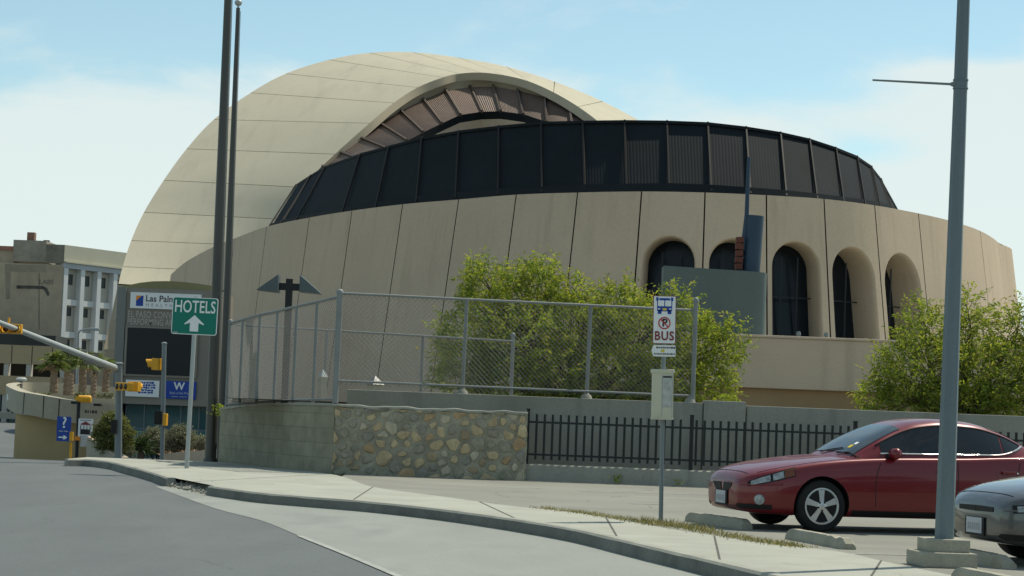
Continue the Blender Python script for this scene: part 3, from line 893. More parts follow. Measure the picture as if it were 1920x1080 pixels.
# rubble stones: irregular cells of a scattered point set, shrunk, rounded and domed out of the mortar
W_, H_ = c1.x - c0.x, 1.46
rs = random.Random(14); P_ = []
tries = 0
while tries < 9000:
    tries += 1
    q = (rs.uniform(0, W_), rs.uniform(-.05, H_)); m_ = .17 if rs.random() < .25 else rs.choice((.28, .36))
    if all((q[0] - a) ** 2 + ((q[1] - b) * 1.25) ** 2 > ((m_ + c) / 2) ** 2 for a, b, c in P_): P_.append((*q, m_))
stm = [mat('stone_' + n_, c, .93, .22, 5, .14, 30, .4, 30) for n_, c in (('buff', (.41, .325, .195)), ('grey', (.27, .25, .195)), ('straw', (.45, .365, .22)), ('slate', (.24, .23, .19)), ('rust', (.37, .26, .145)), ('pale', (.40, .36, .265)), ('brown', (.31, .245, .155)), ('dull', (.265, .245, .185)))]
mb = MB()
for k, (x, z, m_) in enumerate(P_):
    poly = [(x - .45, z - .4), (x + .45, z - .4), (x + .45, z + .4), (x - .45, z + .4)]
    for l, (x2, z2, m2) in enumerate(P_):
        if l == k or abs(x2 - x) > .9 or abs(z2 - z) > .9: continue
        mx_, mz_ = (x + x2) / 2, (z + z2) / 2; nx2, nz2 = x2 - x, z2 - z
        out = []
        for i in range(len(poly)):
            a, b = poly[i], poly[(i + 1) % len(poly)]
            da = (a[0] - mx_) * nx2 + (a[1] - mz_) * nz2; db = (b[0] - mx_) * nx2 + (b[1] - mz_) * nz2
            if da <= 0: out.append(a)
            if da * db < 0:
                f = da / (da - db); out.append((a[0] + (b[0] - a[0]) * f, a[1] + (b[1] - a[1]) * f))
        poly = out
        if len(poly) < 3: break
    if len(poly) < 3: continue
    poly = [(min(max(a, .015), W_ - .015), min(max(b, -.05), 1.335)) for a, b in poly]
    cx_, cz_ = sum(p[0] for p in poly) / len(poly), sum(p[1] for p in poly) / len(poly)
    for _ in range(1):
        poly = [q for i in range(len(poly)) for q in ((poly[i][0] * .78 + poly[(i + 1) % len(poly)][0] * .22, poly[i][1] * .78 + poly[(i + 1) % len(poly)][1] * .22), (poly[i][0] * .22 + poly[(i + 1) % len(poly)][0] * .78, poly[i][1] * .22 + poly[(i + 1) % len(poly)][1] * .78))]
    sh_ = rs.choice((rs.uniform(.5, .7), rs.uniform(.72, .93)))
    sx_ = rs.uniform(-.04, .04); mi = rs.choices(range(8), (4, 3, 3, 2, 2, 2, 3, 3))[0]
    dp_ = rs.uniform(.006, .020); tl_ = rs.uniform(-.06, .06)
    rg_ = []
    for sc2, yy_ in ((sh_, .01), (sh_ * .97, -dp_ * .6), (sh_ * .86, -dp_), (sh_ * .45, -dp_ * 1.12)):
        rg_.append([Vector((c0.x + cx_ + (a - cx_) * sc2 + rs.uniform(-.012, .012), DW - .012 + yy_ + (a - cx_) * tl_ * (sc2 < sh_), cz_ + (b - cz_) * sc2 + rs.uniform(-.012, .012))) for a, b in poly])
    n = len(poly)
    vs_ = [p for r in rg_ for p in r]; fs_ = []
    for r in range(3):
        for i in range(n):
            j = (i + 1) % n; fs_.append((r * n + i, r * n + j, (r + 1) * n + j, (r + 1) * n + i))
    fs_.append(tuple(range(3 * n, 4 * n)))
    mb.add(vs_, fs_, mi)
mb.build('stonework', stm, sw, smooth=55)
mb = MB()
mb.grid([[Vector((c0.x + (c1.x - c0.x) * i / 40 , y, zt_stone(i / 40) + h)) for y, h in ((DW - .02, -.02), (DW - .015, .018), (DW + .2, .03), (DW + .43, .018), (DW + .43, -.02))] for i in range(41)])
mb.build('mortar_cap', M['kerb'], sw, smooth=50)
# curved block wall going back to the left from the corner
def uv_grid(o, rows_uv):
    pass
bw = thing('block_wall', 'curved grey concrete block wall in shade under the left fence', 'wall', (-6.4, 45, 0))
PLAN = [at(412, 800, 48.7), at(440, 800, 47.4), at(480, 800, 45.9), at(530, 800, 44.3), at(580, 800, 43.1), at(626, 800, 42.36)]
topz = [at(412, 769, 48.7).z, at(440, 765, 47.4).z, at(480, 762, 45.9).z, at(530, 760, 44.3).z, at(580, 760, 43.1).z, at(626, 761, 42.36).z]
bm = bmesh.new(); uvl = bm.loops.layers.uv.new('UVMap')
NP = 30
pl = [catmull([Vector((p.x, p.y, z)) for p, z in zip(PLAN, topz)], i * 5 / NP) for i in range(NP + 1)]
s_ = 0; prev = None; sl_ = []
for p in pl:
    if prev is not None: s_ += (Vector((p.x, p.y)) - Vector((prev.x, prev.y))).length
    sl_.append(s_); prev = p
bl = world_loc(bw)
pb_ = side(pl, .30)
def quad(ps, uvs):
    f = bm.faces.new([bm.verts.new(p - bl) for p in ps])
    for l_, u in zip(f.loops, uvs): l_[uvl].uv = u
for i in range(NP):
    a, b = pl[i], pl[i + 1]; A, B = pb_[i], pb_[i + 1]
    za, zb_ = -.35, -.35
    quad([Vector((a.x, a.y, za)), Vector((b.x, b.y, zb_)), Vector((b.x, b.y, b.z)), Vector((a.x, a.y, a.z))], [(sl_[i], za), (sl_[i + 1], zb_), (sl_[i + 1], b.z), (sl_[i], a.z)])
    quad([Vector((a.x, a.y, a.z)), Vector((b.x, b.y, b.z)), Vector((B.x, B.y, b.z)), Vector((A.x, A.y, a.z))], [(sl_[i], a.z), (sl_[i + 1], b.z), (sl_[i + 1], b.z + .3), (sl_[i], a.z + .3)])
    quad([Vector((B.x, B.y, zb_)), Vector((A.x, A.y, za)), Vector((A.x, A.y, a.z)), Vector((B.x, B.y, b.z))], [(0, 0), (1, 0), (1, 1), (0, 1)])
a, A = pl[0], pb_[0]
quad([Vector((A.x, A.y, -.35)), Vector((a.x, a.y, -.35)), Vector((a.x, a.y, a.z)), Vector((A.x, A.y, a.z))], [(0, 0), (.3, 0), (.3, 1.2), (0, 1.2)])
bmesh.ops.remove_doubles(bm, verts=bm.verts, dist=1e-4)
bmesh.ops.recalc_face_normals(bm, faces=bm.faces)
me = bpy.data.meshes.new('blockwork'); bm.to_mesh(me); bm.free(); me.materials.append(M['block'])
o = bpy.data.objects.new('blockwork', me); COL.objects.link(o); o.parent = bw
mb = MB()
capf, capb = side(pl, -.025), side(pl, .325)
mb.grid([[Vector((a.x, a.y, p.z + .003)), Vector((a.x, a.y, p.z + .055)), Vector((b.x, b.y, p.z + .055)), Vector((b.x, b.y, p.z + .003))] for a, b, p in zip(capf, capb, pl)])
mb.build('coping', M['retaining'], bw)

# ---- long retaining wall, parallel to the street behind the iron fence
DR = 43.6
rw = thing('retaining_wall', 'long smooth grey concrete retaining wall behind the iron fence', 'wall', (8, DR, 0))
xl = at(650, 740, DR).x
mb = MB()
mb.span((xl, DR, -.2), (at(1319, 740, DR).x, DR + .35, 1.72))
mb.span((at(1401, 740, DR).x, DR, -.2), (45, DR + .35, 1.70))
mb.build('wall_panel', M['retaining'], rw, bevel=.02)
mb = MB(); mb.span((at(1319, 740, DR).x + .012, DR - .06, -.2), (at(1400, 740, DR).x - .012, DR + .40, 1.775)); mb.build('pilaster', M['retaining'], rw, bevel=.02)
# planting bed behind it
mb = MB(); mb.grid([[Vector((x, y, 1.45)) for y in (DR + .35, 71.9)] for x in (xl - 3, 0, 10, 45)])
tag(mb.build('ground', M['ground']), kind='structure')

# ---- low kerb wall and iron fence
DF = 42.45
lw = thing('low_wall', 'low grey concrete plinth wall carrying the black iron fence', 'wall', (8, DF, 0))
xa, xb = c1.x + .01, 40
mb = MB()
n = 120; rl = random.Random(8)
rows = []
for i in range(n + 1):
    x = xa + (xb - xa) * i / n
    j = rl.uniform(-.008, .008)
    rows.append([Vector((x, DF + .32, -.1)), Vector((x, DF + .32, .33)), Vector((x, DF + .03, .335 + j)), Vector((x, DF + j, .31 + j)), Vector((x, DF - .03 + j, -.1))])
mb.grid(rows)
mb.add(rows[0], [(0, 1, 2, 3, 4)]); mb.build('plinth', M['retaining'], lw, smooth=40)
fe = thing('iron_fence', 'black iron picket fence on the low plinth wall', 'fence', (8, DF + .15, .33))
DP = DF + .16
x = at(1006, 800, DP).x
sp = .1635
k = 0; xe = at(1575, 800, DP).x
posts = [at(990, 800, DP).x, at(1297, 800, DP).x]
mb = MB()
fz0, fz1 = .36, 1.37
while x < xe + 4:
    if min(abs(x - p) for p in posts) > .07:
        mb.box((x, DP, (fz0 + .07 + fz1 - .015) / 2), (.048, .034, fz1 - fz0 - .085))
    x += sp
mb.build('pickets', M['black_iron'], fe)
for z in (.53, 1.19):
    mb = MB(); mb.box(((posts[0] + xe + 4) / 2, DP + .001, z), (xe + 4 - posts[0], .040, .042)); mb.build('rail', M['black_iron'], fe)
for i, p in enumerate(posts + [posts[1] + (posts[1] - posts[0])]):
    mb = MB(); mb.box((p, DP, (.2 + 1.44) / 2), (.075 if i else .06, .075, 1.24)); mb.box((p, DP, 1.45), (.09, .09, .02)); mb.build('post', M['black_iron'], fe)

# ---- chain link fences
def wire_mesh(mb, path, zlo, zhi, pitch=.075, w=.0042):
    "diamond wires over a vertical ribbon that follows path; zlo/zhi per path point"
    ds = [0]
    for i in range(1, len(path)): ds.append(ds[-1] + (Vector((path[i].x, path[i].y)) - Vector((path[i - 1].x, path[i - 1].y))).length)
    Ltot = ds[-1]
    def P(s, f):
        i = 0
        while i < len(ds) - 2 and ds[i + 1] < s: i += 1
        q = (s - ds[i]) / (ds[i + 1] - ds[i])
        p = path[i].lerp(path[i + 1], q)
        a = zlo[i] + (zlo[i + 1] - zlo[i]) * q; b = zhi[i] + (zhi[i + 1] - zhi[i]) * q
        return Vector((p.x, p.y, a + (b - a) * f))
    H = sum(zhi) / len(zhi) - sum(zlo) / len(zlo)
    for sgn in (1, -1):
        s0 = -H
        while s0 < Ltot + H:
            # wire from (s0, 0) to (s0 + sgn*H, H)
            segs = []
            nseg = 6
            pts = []
            for k in range(nseg + 1):
                s = s0 + sgn * H * k / nseg
                pts.append((s, k / nseg))
            for (s1, f1), (s2, f2) in zip(pts[:-1], pts[1:]):
                lo, hi = (s1, s2) if s1 < s2 else (s2, s1)
                if hi <= 0 or lo >= Ltot: continue
                def clip(s, s1=s1, f1=f1, s2=s2, f2=f2): return f1 + (f2 - f1) * (s - s1) / (s2 - s1)
                a = min(max(s1, 0), Ltot); b = min(max(s2, 0), Ltot)
                if abs(a - b) < 1e-4: continue
                A, B = P(a, clip(a)), P(b, clip(b))
                d = (B - A).normalized(); u = Vector((0, -1, 0)); sdv = d.cross(u).normalized() * w * .8; uu = Vector((0, -w * .8 * sgn, 0))
                o_ = Vector((0, sgn * .003, 0))
                vs = []
                for q in (A + o_, B + o_):
                    vs += [q + sdv, q + Vector((0, -w, 0)), q - sdv]
                mb.add(vs, [(0, 1, 4, 3), (1, 2, 5, 4), (2, 0, 3, 5)])
            s0 += pitch * 1.0
cl = thing('chain_link_fence', 'tall galvanised chain link fence curving from the block wall along the retaining wall', 'fence', (0, 43, 1.3))
def post(parent, a, b, r=.038, name='post', cap=True):
    mb = MB(); a = Vector(a); b = Vector(b)
    mb.tube([a, b], r, 10)
    if cap: mb.lathe([(r * 1.25, -.02), (r * 1.25, .03), (r * .9, .06), (r * .3, .075)], 10, Matrix.Translation(b))
    return mb.build(name, M['galv'], parent, smooth=40)
# left curved run
lp = [(432, 606, 766, 48.9), (456, 599, 765, 47.7), (488, 590, 763, 46.4), (521, 583, 761, 45.2), (557, 574, 759, 44.2), (595, 566, 758, 43.4), (637, 556, 757, 42.75)]
LT = [at(p[0], p[1], p[3]) for p in lp]; LBt = [at(p[0] - 4, p[2], p[3]) for p in lp]
for i, (p, q) in enumerate(zip(LT, LBt)):
    q = Vector((p.x, p.y, q.z))
    if i in (0, 6): post(cl, q - Vector((0, 0, .04)), p + Vector((0, 0, .08 if i else .02)), .062 if i else .045)
    else: post(cl, q, p, .036, cap=False)
path = dens([Vector((p.x, p.y, 0)) for p in LT], 4)
zh = [catmull([Vector((p.z, 0, 0)) for p in LT], i / 4).x for i in range(25)]
zl = [catmull([Vector((p.z, 0, 0)) for p in LBt], i / 4).x for i in range(25)]
mb = MB(); mb.tube([Vector((p.x, p.y, z)) for p, z in zip(path, zh)], .030, 8); mb.build('top_rail', M['galv'], cl, smooth=50)
mb = MB(); mb.tube([Vector((p.x, p.y, z + .10)) for p, z in zip(path, zl)], .022, 8); mb.build('bottom_rail', M['galv'], cl, smooth=50)
mb = MB(); wire_mesh(mb, path, [z + .05 for z in zl], zh, .085, .0044); mb.build('wire_mesh', M['galv_wire'], cl, recalc=False)
# straight run on the retaining wall
DC = 43.75
xc, xe_ = LT[-1].x + .02, at(1302, 650, DC).x
zt_, zb_ = 3.68, 1.86
def railpt(px, z): return Vector((at(px, 650, DC).x, DC, z))
for px in (870, 1103):
    post(cl, railpt(px, 1.72), railpt(px + 2, zt_), .040, cap=False)
pe = railpt(1302, 0); post(cl, Vector((pe.x, DC, 1.70)), Vector((pe.x, DC, 3.86)), .05)
A0 = Vector((LT[-1].x, LT[-1].y, zt_)); mb = MB()
mb.tube([A0, Vector((xe_, DC, 3.66))], .027, 8); mb.build('top_rail', M['galv'], cl, smooth=50)
mb = MB(); mb.tube([Vector((A0.x, A0.y, zb_ + .02)), Vector((xe_, DC, zb_))], .024, 8); mb.build('bottom_rail', M['galv'], cl, smooth=50)
mb = MB(); wire_mesh(mb, [Vector((A0.x + .05, A0.y, 0)), Vector((xe_, DC, 0))], [zb_ - .08, zb_ - .08], [zt_, zt_ - .02], .10, .0038); mb.build('wire_mesh', M['galv_wire'], cl, recalc=False)
for px in (870, 1103, 1297):
    p = railpt(px, 1.72); mb = MB(); mb.lathe([(.12, 0), (.10, .06), (.05, .10), (.045, .13)], 10, Matrix.Translation(p)); mb.build('post_foot', M['retaining'], cl, smooth=40)
# lower inner fence
cf = thing('low_chain_link_fence', 'lower chain link fence standing behind the tall one by the tree', 'fence', (-3, 48.5, 1.3))
ia, ib = at(440, 609, 49.2), at(962, 640, 48.6)
for px, py, pb in ((613, 622, 745), (793, 632, 726), (962, 632, 737)):
    p = at(px, py, 48.9); q = at(px - 4, pb + 20, 48.9); q.x = p.x
    post(cf, q, p + Vector((0, 0, .03)), .045 if px > 900 else .036, cap=px > 900)
mb = MB(); mb.tube([ia, ib], .024, 8); mb.build('top_rail', M['galv'], cf, smooth=50)
mb = MB(); wire_mesh(mb, [Vector((ia.x, ia.y, 0)), Vector((ib.x, ib.y, 0))], [1.5, 1.5], [ia.z, ib.z], .12, .0028); mb.build('wire_mesh', M['galv_wire'], cf, recalc=False)

# ---- small pyramid lids behind the fence
def pyramid(px, py, d, w, h, m, label):
    p = at(px, py, d)
    t = thing('pyramid_cap', label, 'skylight', (p.x, p.y, 1.45), 'pyramid caps behind the chain link fence', (0, 0, R(38)))
    hb = p.z - 1.45
    mb = MB(); mb.box((0, 0, hb / 2), (w * .8, w * .8, hb)); mb.build('base', M['concrete_base'], t, local=True)
    mb = MB(); s = w / 2
    mb.add([(-s, -s, hb), (s, -s, hb), (s, s, hb), (-s, s, hb), (0, 0, hb + h)], [(0, 1, 4), (1, 2, 4), (2, 3, 4), (3, 0, 4), (3, 2, 1, 0)])
    mb.build('lid', m, t, local=True)
pyramid(703, 721, 46.5, .31, .20, mat('lid_metal', (.20, .20, .19), .4, .1, 4, metal=.3), 'silver metal pyramid cap low behind the straight fence panel')
pyramid(605, 707, 48.2, .20, .20, M['pole_pale'], 'small pale pyramid cap behind the curved left fence')
# ================================================================== SIGNS AND POLES
def text_mesh(s, size, bold=0.0, spacing=1.0):
    cu = bpy.data.curves.new('lettering', 'FONT')
    cu.body = s; cu.size = size; cu.align_x = 'CENTER'; cu.align_y = 'CENTER'
    cu.extrude = 0.002; cu.offset = bold; cu.space_character = spacing; cu.resolution_u = 3
    ob = bpy.data.objects.new('lettering', cu); COL.objects.link(ob)
    bpy.context.view_layer.update()
    me = bpy.data.meshes.new_from_object(ob.evaluated_get(bpy.context.evaluated_depsgraph_get()))
    bpy.data.objects.remove(ob); bpy.data.curves.remove(cu)
    return me
def lettering(parent, s, size, loc, m, bold=0.0, spacing=1.0, sx=1.0, name='lettering', align='C'):
    me = text_mesh(s, size, bold, spacing)
    me.materials.clear(); me.materials.append(m)
    if align == 'L':
        mn = min(v.co.x for v in me.vertices)
        for v in me.vertices: v.co.x -= mn
    me.transform(Matrix.Rotation(R(90), 4, 'X') @ Matrix.Diagonal((sx, 1, 1, 1)))
    me.name = name
    o = bpy.data.objects.new(name, me); COL.objects.link(o); o.parent = parent; o.location = loc
    return o
def rrect(w, h, r, n=5):
    pts = []
    for cx, cz, a0 in ((w / 2 - r, h / 2 - r, 0), (-w / 2 + r, h / 2 - r, 90), (-w / 2 + r, -h / 2 + r, 180), (w / 2 - r, -h / 2 + r, 270)):
        for k in range(n + 1):
            a = R(a0 + 90 * k / n); pts.append((cx + r * math.cos(a), cz + r * math.sin(a)))
    return pts
def plate(mb, pts, y, th, cx=0, cz=0, mi=0):
    return mb.prism([(cx + x, y, cz + z) for x, z in pts], (0, th, 0), mi)
def ring2(mb, ro, ri, y, th, cx, cz, n=28, mi=0):
    for k in range(n):
        a, b = 2 * math.pi * k / n, 2 * math.pi * (k + 1) / n
        mb.prism([(cx + r * math.cos(q), y, cz + r * math.sin(q)) for r, q in ((ro, a), (ro, b), (ri, b), (ri, a))], (0, th, 0), mi)

# ---- HOTELS guide sign
p = gp(350, 878); b_ = p
top = at(368, 560, p.y)
hs = thing('hotels_sign', 'green HOTELS guide sign with white up arrow on a thin leaning post', 'road sign', tuple(p), rot=(0, math.atan2(top.x - p.x, top.z - p.z) * .98, 0))
H = (top - p).length
zc = (at(366, 593, p.y) - p).length
mb = MB(); mb.tube([(0, 0, -.1), (0, 0, zc + .40)], .044, 10); mb.build('post', M['pole_pale'], hs, local=True, smooth=40)
SW, SH = .915, .75
mb = MB(); plate(mb, rrect(SW, SH, .05), -.075, .015, 0, zc); pn = mb.build('panel', M['sign_white'], hs, local=True)
mb = MB(); plate(mb, rrect(SW - .03, SH - .03, .04), -.079, .006, 0, zc); mb.build('sign_face', M['sign_green'], pn, local=True)
lettering(pn, 'HOTELS', .345, (0, -.082, zc + .175), M['sign_white'], .004, 1.02, .66)
mb = MB(); az = zc - .145
mb.prism([(x, -.0835, az + z) for x, z in ((0, .165), (.20, -.015), (.185, -.03), (.085, .01), (.085, -.165), (-.085, -.165), (-.085, .01), (-.185, -.03), (-.20, -.015))], (0, .006, 0)); mb.build('arrow', M['sign_white'], pn, local=True)
mb = MB(); mb.box((-.37, -.0825, zc - .345), (.09, .004, .03)); mb.build('maker_mark', M['sign_grey'], pn, local=True)
# ---- bus stop sign
p = gp(1239, 978); tp = at(1246, 555, p.y)
bs = thing('bus_stop_sign', 'white BUS no parking sign with cream schedule box on a grey post', 'bus stop sign', tuple(p), rot=(0, math.atan2(tp.x - p.x, tp.z - p.z), 0))
k_ = lambda py: (at(1246, py, p.y) - p).length
mb = MB(); mb.tube([(0, 0, -.1), (0, 0, k_(600))], .030, 10); mb.build('post', M['pole_grey'], bs, local=True, smooth=40)
zt, zb = k_(555), k_(645); zc = (zt + zb) / 2; hh = zt - zb
mb = MB(); plate(mb, rrect(.305, hh, .02), -.05, .006, 0, zc); pn = mb.build('panel', M['sign_maroon'], bs, local=True)
mb = MB(); plate(mb, rrect(.288, hh - .016, .014), -.053, .006, 0, zc); mb.build('sign_face', M['sign_white'], pn, local=True)
lettering(pn, 'BUS', .165, (0, -.056, zb + .10), M['sign_maroon'], .004, 1.12, .86)
lettering(pn, 'P', .14, (0.004, -.056, zb + .275), M['sign_black'], .004)
mb = MB(); ring2(mb, .082, .066, -.057, .004, 0, zb + .275)
d = .068; mb.prism([(x, -.0585, zb + .275 + z) for x, z in ((-.057, .046), (-.046, .057), (.057, -.046), (.046, -.057))], (0, .004, 0)); mb.build('prohibition_ring', M['sign_red'], pn, local=True)
bz = zt - .13
mb = MB()
plate(mb, rrect(.20, .155, .02), -.056, .004, 0, bz)
for sx_ in (-.065, .065): plate(mb, rrect(.05, .05, .01), -.056, .004, sx_, bz - .088)
for sx_ in (-.098, .098): plate(mb, rrect(.03, .05, .008), -.0562, .004, sx_, bz + .085)
plate(mb, rrect(.14, .02, .004), -.0563, .004, 0, bz + .088)
bi = mb.build('bus_icon', M['sign_blue'], pn, local=True)
mb = MB()
for sx_ in (-.047, .047): plate(mb, rrect(.082, .078, .008), -.0585, .004, sx_, bz + .03)
for sx_ in (-.075, .075): plate(mb, rrect(.032, .014, .004), -.0585, .004, sx_, bz - .045)
mb.build('bus_windows', M['sign_white'], bi, local=True)
mb = MB(); plate(mb, rrect(.055, .03, .008), -.0585, .004, 0, bz - .05); mb.build('bus_lamp', M['yellow'], bi, local=True)
zc2 = k_(658)
mb = MB(); plate(mb, [(-.165, 0), (-.14, .075), (.15, .075), (.155, .06), (.155, -.06), (.15, -.075), (-.14, -.075)], -.048, .006, 0, zc2); rp_ = mb.build('route_plate', M['sign_white'], bs, local=True)
mb = MB(); rt = random.Random(2)
for row, (x0_, x1_) in ((.042, (-.10, .14)), (-.042, (-.13, .145))):
    x = x0_; mb = MB()
    while x < x1_:
        w = rt.uniform(.006, .016); mb.box((x + w / 2, -.050, zc2 + row), (w, .003, rt.uniform(.014, .026))); x += w + rt.uniform(.004, .010)
    mb.build('small_print', M['sign_black'], rp_, local=True)
mb = MB(); plate(mb, rrect(.05, .035, .01), -.0505, .003, -.015, zc2); mb.build('route_logo', M['yellow'], rp_, local=True)
z0, z1 = k_(787), k_(695)
mb = MB(); mb.box((-.012, -.06, (z0 + z1) / 2), (.275, .16, z1 - z0)); bx = mb.build('schedule_box', M['box_cream'], bs, local=True, bevel=.012)
mb = MB(); mb.box((-.012, -.06, z1 - .01), (.31, .19, .05)); mb.build('box_lid', M['box_cream'], bx, local=True, bevel=.012)
mb = MB(); mb.box((-.012, -.06, z0 + .012), (.292, .175, .022)); mb.build('box_foot', M['box_cream'], bx, local=True, bevel=.008)
mb = MB(); mb.box((.045, -.143, (z0 + z1) / 2 + .05), (.125, .006, .42)); mb.build('timetable', mat('timetable_paper', (.42, .44, .41), .5, .25, 9, stain=(.2, .2, .2), stain_amt=.5, stain_scale=22), bx, local=True)
mb = MB(); mb.box((.045, -.147, z1 - .085), (.115, .004, .022)); mb.build('timetable_heading', M['sign_black'], bx, local=True)
mb = MB(); mb.box((-.022, -.1412, (z0 + z1) / 2 - .02), (.006, .004, .56)); mb.box((.112, -.1412, (z0 + z1) / 2 - .02), (.006, .004, .56)); mb.build('door_seam', M['sign_grey'], bx, local=True)

# ---- light pole on the right
p = gp(1765, 1061); p.z = 0
t2 = at(1803, 0, p.y)
lean = math.atan2(t2.x - p.x, t2.z - p.z)
lp_ = thing('light_pole', 'thick blue grey street light pole on a stepped concrete base beside the red car', 'light pole', tuple(p))
mb = MB(); mb.box((0, 0, .07), (.56, .56, .15), Matrix.Rotation(R(6), 4, 'Z')); base = mb.build('concrete_base', M['concrete_base'], lp_, local=True, bevel=.02)
mb = MB(); mb.box((.02, .02, .205), (.42, .42, .135), Matrix.Rotation(R(6), 4, 'Z')); mb.build('base_step', M['concrete_base'], base, local=True, bevel=.02)
q = lambda z: Vector((math.sin(lean) * z + .02, 0, z))
mb = MB(); mb.tube([q(.26), q(3), q(6), q(9)], [.097, .080, .063, .050], 8); mb.build('pole', M['pole_teal'], lp_, local=True, smooth=25)
zr = at(1797, 158, p.y).z
mb = MB(); mb.tube([q(zr - .045), q(zr + .045)], .071, 12); mb.tube([q(zr - .05), q(zr - .035)], .077, 12); mb.tube([q(zr + .035), q(zr + .05)], .077, 12); cl_ = mb.build('clamp', M['pole_teal'], lp_, local=True, smooth=30)
e = at(1636, 150, p.y) - p; s_ = at(1790, 158, p.y) - p
mb = MB(); mb.tube([s_ + Vector((.04, 0, 0)), s_ + Vector((-.05, 0, 0)), e], [.05, .013, .010], 8); mb.build('banner_arm', M['pole_grey'], lp_, local=True, smooth=40)
mb = MB(); mb.tube([q(8.9), q(9.3) + Vector((-.4, 0, .1)), q(9.4) + Vector((-1.6, 0, .15))], [.04, .035, .03], 8); mb.box(q(9.45) + Vector((-1.9, 0, .12)), (.7, .25, .14)); mb.build('lamp_arm', M['pole_teal'], lp_, local=True)

# ---- two tall flagpoles
for (bx0, by0, tx0, ty0, d, r0, r1, fin, lab) in ((394, 864, 427.5, 0, 49.5, .140, .085, False, 'thicker dark bronze flagpole standing left of its twin, running out of the picture'),
                                                    (417, 770, 446.5, 15, 56.0, .110, .055, True, 'thinner dark bronze flagpole with a pale ball finial')):
    a, b = at(bx0, by0, d), at(tx0, ty0, d)
    zg = g(d) - .2
    a = a + (b - a) * ((zg - a.z) / (b.z - a.z))
    t = thing('flagpole', lab, 'flagpole', tuple(a), 'tall bronze flagpoles by the block wall')
    if not fin: b = a + (b - a) * 1.12
    mb = MB(); mb.tube([a, a.lerp(b, .5), b], [r0, (r0 + r1) / 2 + .006, r1], 12); mb.build('pole', M['flagpole'], t, smooth=40)
    mb = MB(); mb.lathe([(r0 * 1.25, 0), (r0 * 1.22, .1), (r0 * 1.03, .14)], 14, Matrix.Translation(a + Vector((0, 0, .15)))); mb.build('base_collar', M['flagpole'], t, smooth=40)
    mb = MB(); mb.tube([a.lerp(b, .08) + Vector((r0 + .02, -.05, 0)), b + Vector((r1 + .02, -.05, -.1))], .008, 5); mb.build('halyard', M['galv_wire'], t)
    if fin:
        mb = MB(); mb.tube([b, b + Vector((0, 0, .07))], .03, 8); mb.lathe([(.01, .05), (.07, .075), (.10, .12), (.105, .16), (.08, .205), (.02, .225)], 14, Matrix.Translation(b)); mb.build('finial', M['pole_pale'], t, smooth=60)

# ---- twin head lamp with wedge heads
d = 47.6
a, b = at(532, 790, d), at(543, 523, d)
t = thing('wedge_lamp', 'black post lamp with two grey wedge shaped heads on a crossbar', 'lamp', tuple(Vector((a.x, a.y, 1.3))))
mb = MB(); mb.beam(a, b, .15, .15, (0, 1, 0)); mb.build('post', M['lamp_black'], t)
l_, r_ = at(520, 537, d), at(564, 539, d)
mb = MB(); mb.beam(l_, r_, .13, .16); mb.build('crossbar', M['lamp_black'], t)
for pts in (((480, 543), (522, 514), (521, 548)), ((562, 515), (603, 551), (561, 547))):
    tri = [at(x, y, d - .25) for x, y in pts]
    mb = MB(); mb.prism(tri, (0, .5, 0)); mb.build('lamp_head', M['lamp_teal'], t, bevel=.01)

# ================================================================== STREET CORNER AT THE LEFT
def signal_head(parent, c, ax, fc, n=3, sec=.34, lit=None, depth=.2, name='signal_head', vis=True):
    "n lens sections in a row along ax, facing fc"
    ax = Vector(ax).normalized(); fc = Vector(fc).normalized(); up = ax.cross(fc).normalized()
    mt = Matrix((ax, fc, up)).transposed()
    c = Vector(c)
    mb = MB()
    for k in range(n):
        o = c + ax * (k - (n - 1) / 2) * sec
        mb.box(o, (sec * .97, depth, sec), mt)
    h = mb.build(name, M['signal_yellow'], parent, bevel=.02)
    for k in range(n):
        o = c + ax * (k - (n - 1) / 2) * sec + fc * (depth / 2)
        q = (mt.to_4x4()); q.translation = o
        q = q @ Matrix.Rotation(R(-90), 4, 'X')
        mb = MB(); mb.lathe([(sec * .36, .0), (sec * .36, .012), (sec * .2, .03), (.01, .035)], 16, q); mb.build('lens', M['lens_red'] if lit == k else M['lens_dark'], h, smooth=50)
        if vis:
            mb = MB(); rows = []
            for j in range(13):
                an = R(-40 + 260 * j / 12)
                e_ = ax * math.cos(an) + up * math.sin(an)
                L_ = .24 * (0.55 + .45 * max(0, math.sin(an)))
                rows.append([o + e_ * sec * .42, o + e_ * sec * .42 + fc * L_, o + e_ * sec * .40 + fc * L_, o + e_ * sec * .40])
            mb.grid(rows); mb.build('visor', M['signal_yellow'], h, smooth=60)
    return h
d = 60
a, b = at(221.5, 866, d), at(223.5, 683, d)
ts = thing('traffic_signal', 'grey traffic signal pole with slanting mast arm and a lit red signal', 'traffic light', tuple(a))
mb = MB(); mb.tube([a, b], [.108, .094], 14); mb.lathe([(.12, 0), (.125, .03), (.06, .06)], 14, Matrix.Translation(b)); mb.build('pole', M['pole_grey'], ts, smooth=40)
m0, m1 = at(218, 691, d), at(40, 621, 53)
m2 = m0 + (m1 - m0) * 1.45
mb = MB(); mb.tube([m0, m1, m2], [.10, .07, .055], 12); mb.build('mast_arm', M['pole_pale'], ts, smooth=40)
ctr = at(19, 617, 53); ax_ = (at(37, 617.8, 53) - at(3, 616.4, 53)).normalized()
h = signal_head(ts, ctr - Vector((0, .25, 0)), ax_, (0, -1, 0), 3, .245, lit=0, depth=.17)
mb = MB(); mb.tube([ctr + Vector((0, -.2, .1)), ctr + Vector((0, -.15, .28))], .03, 8); mb.build('hanger', M['signal_yellow'], ts)
c = at(233, 725, d - .6)
signal_head(ts, c, Vector((.66, -.75, 0)), (-.75, -.66, 0), 3, .235, vis=False)
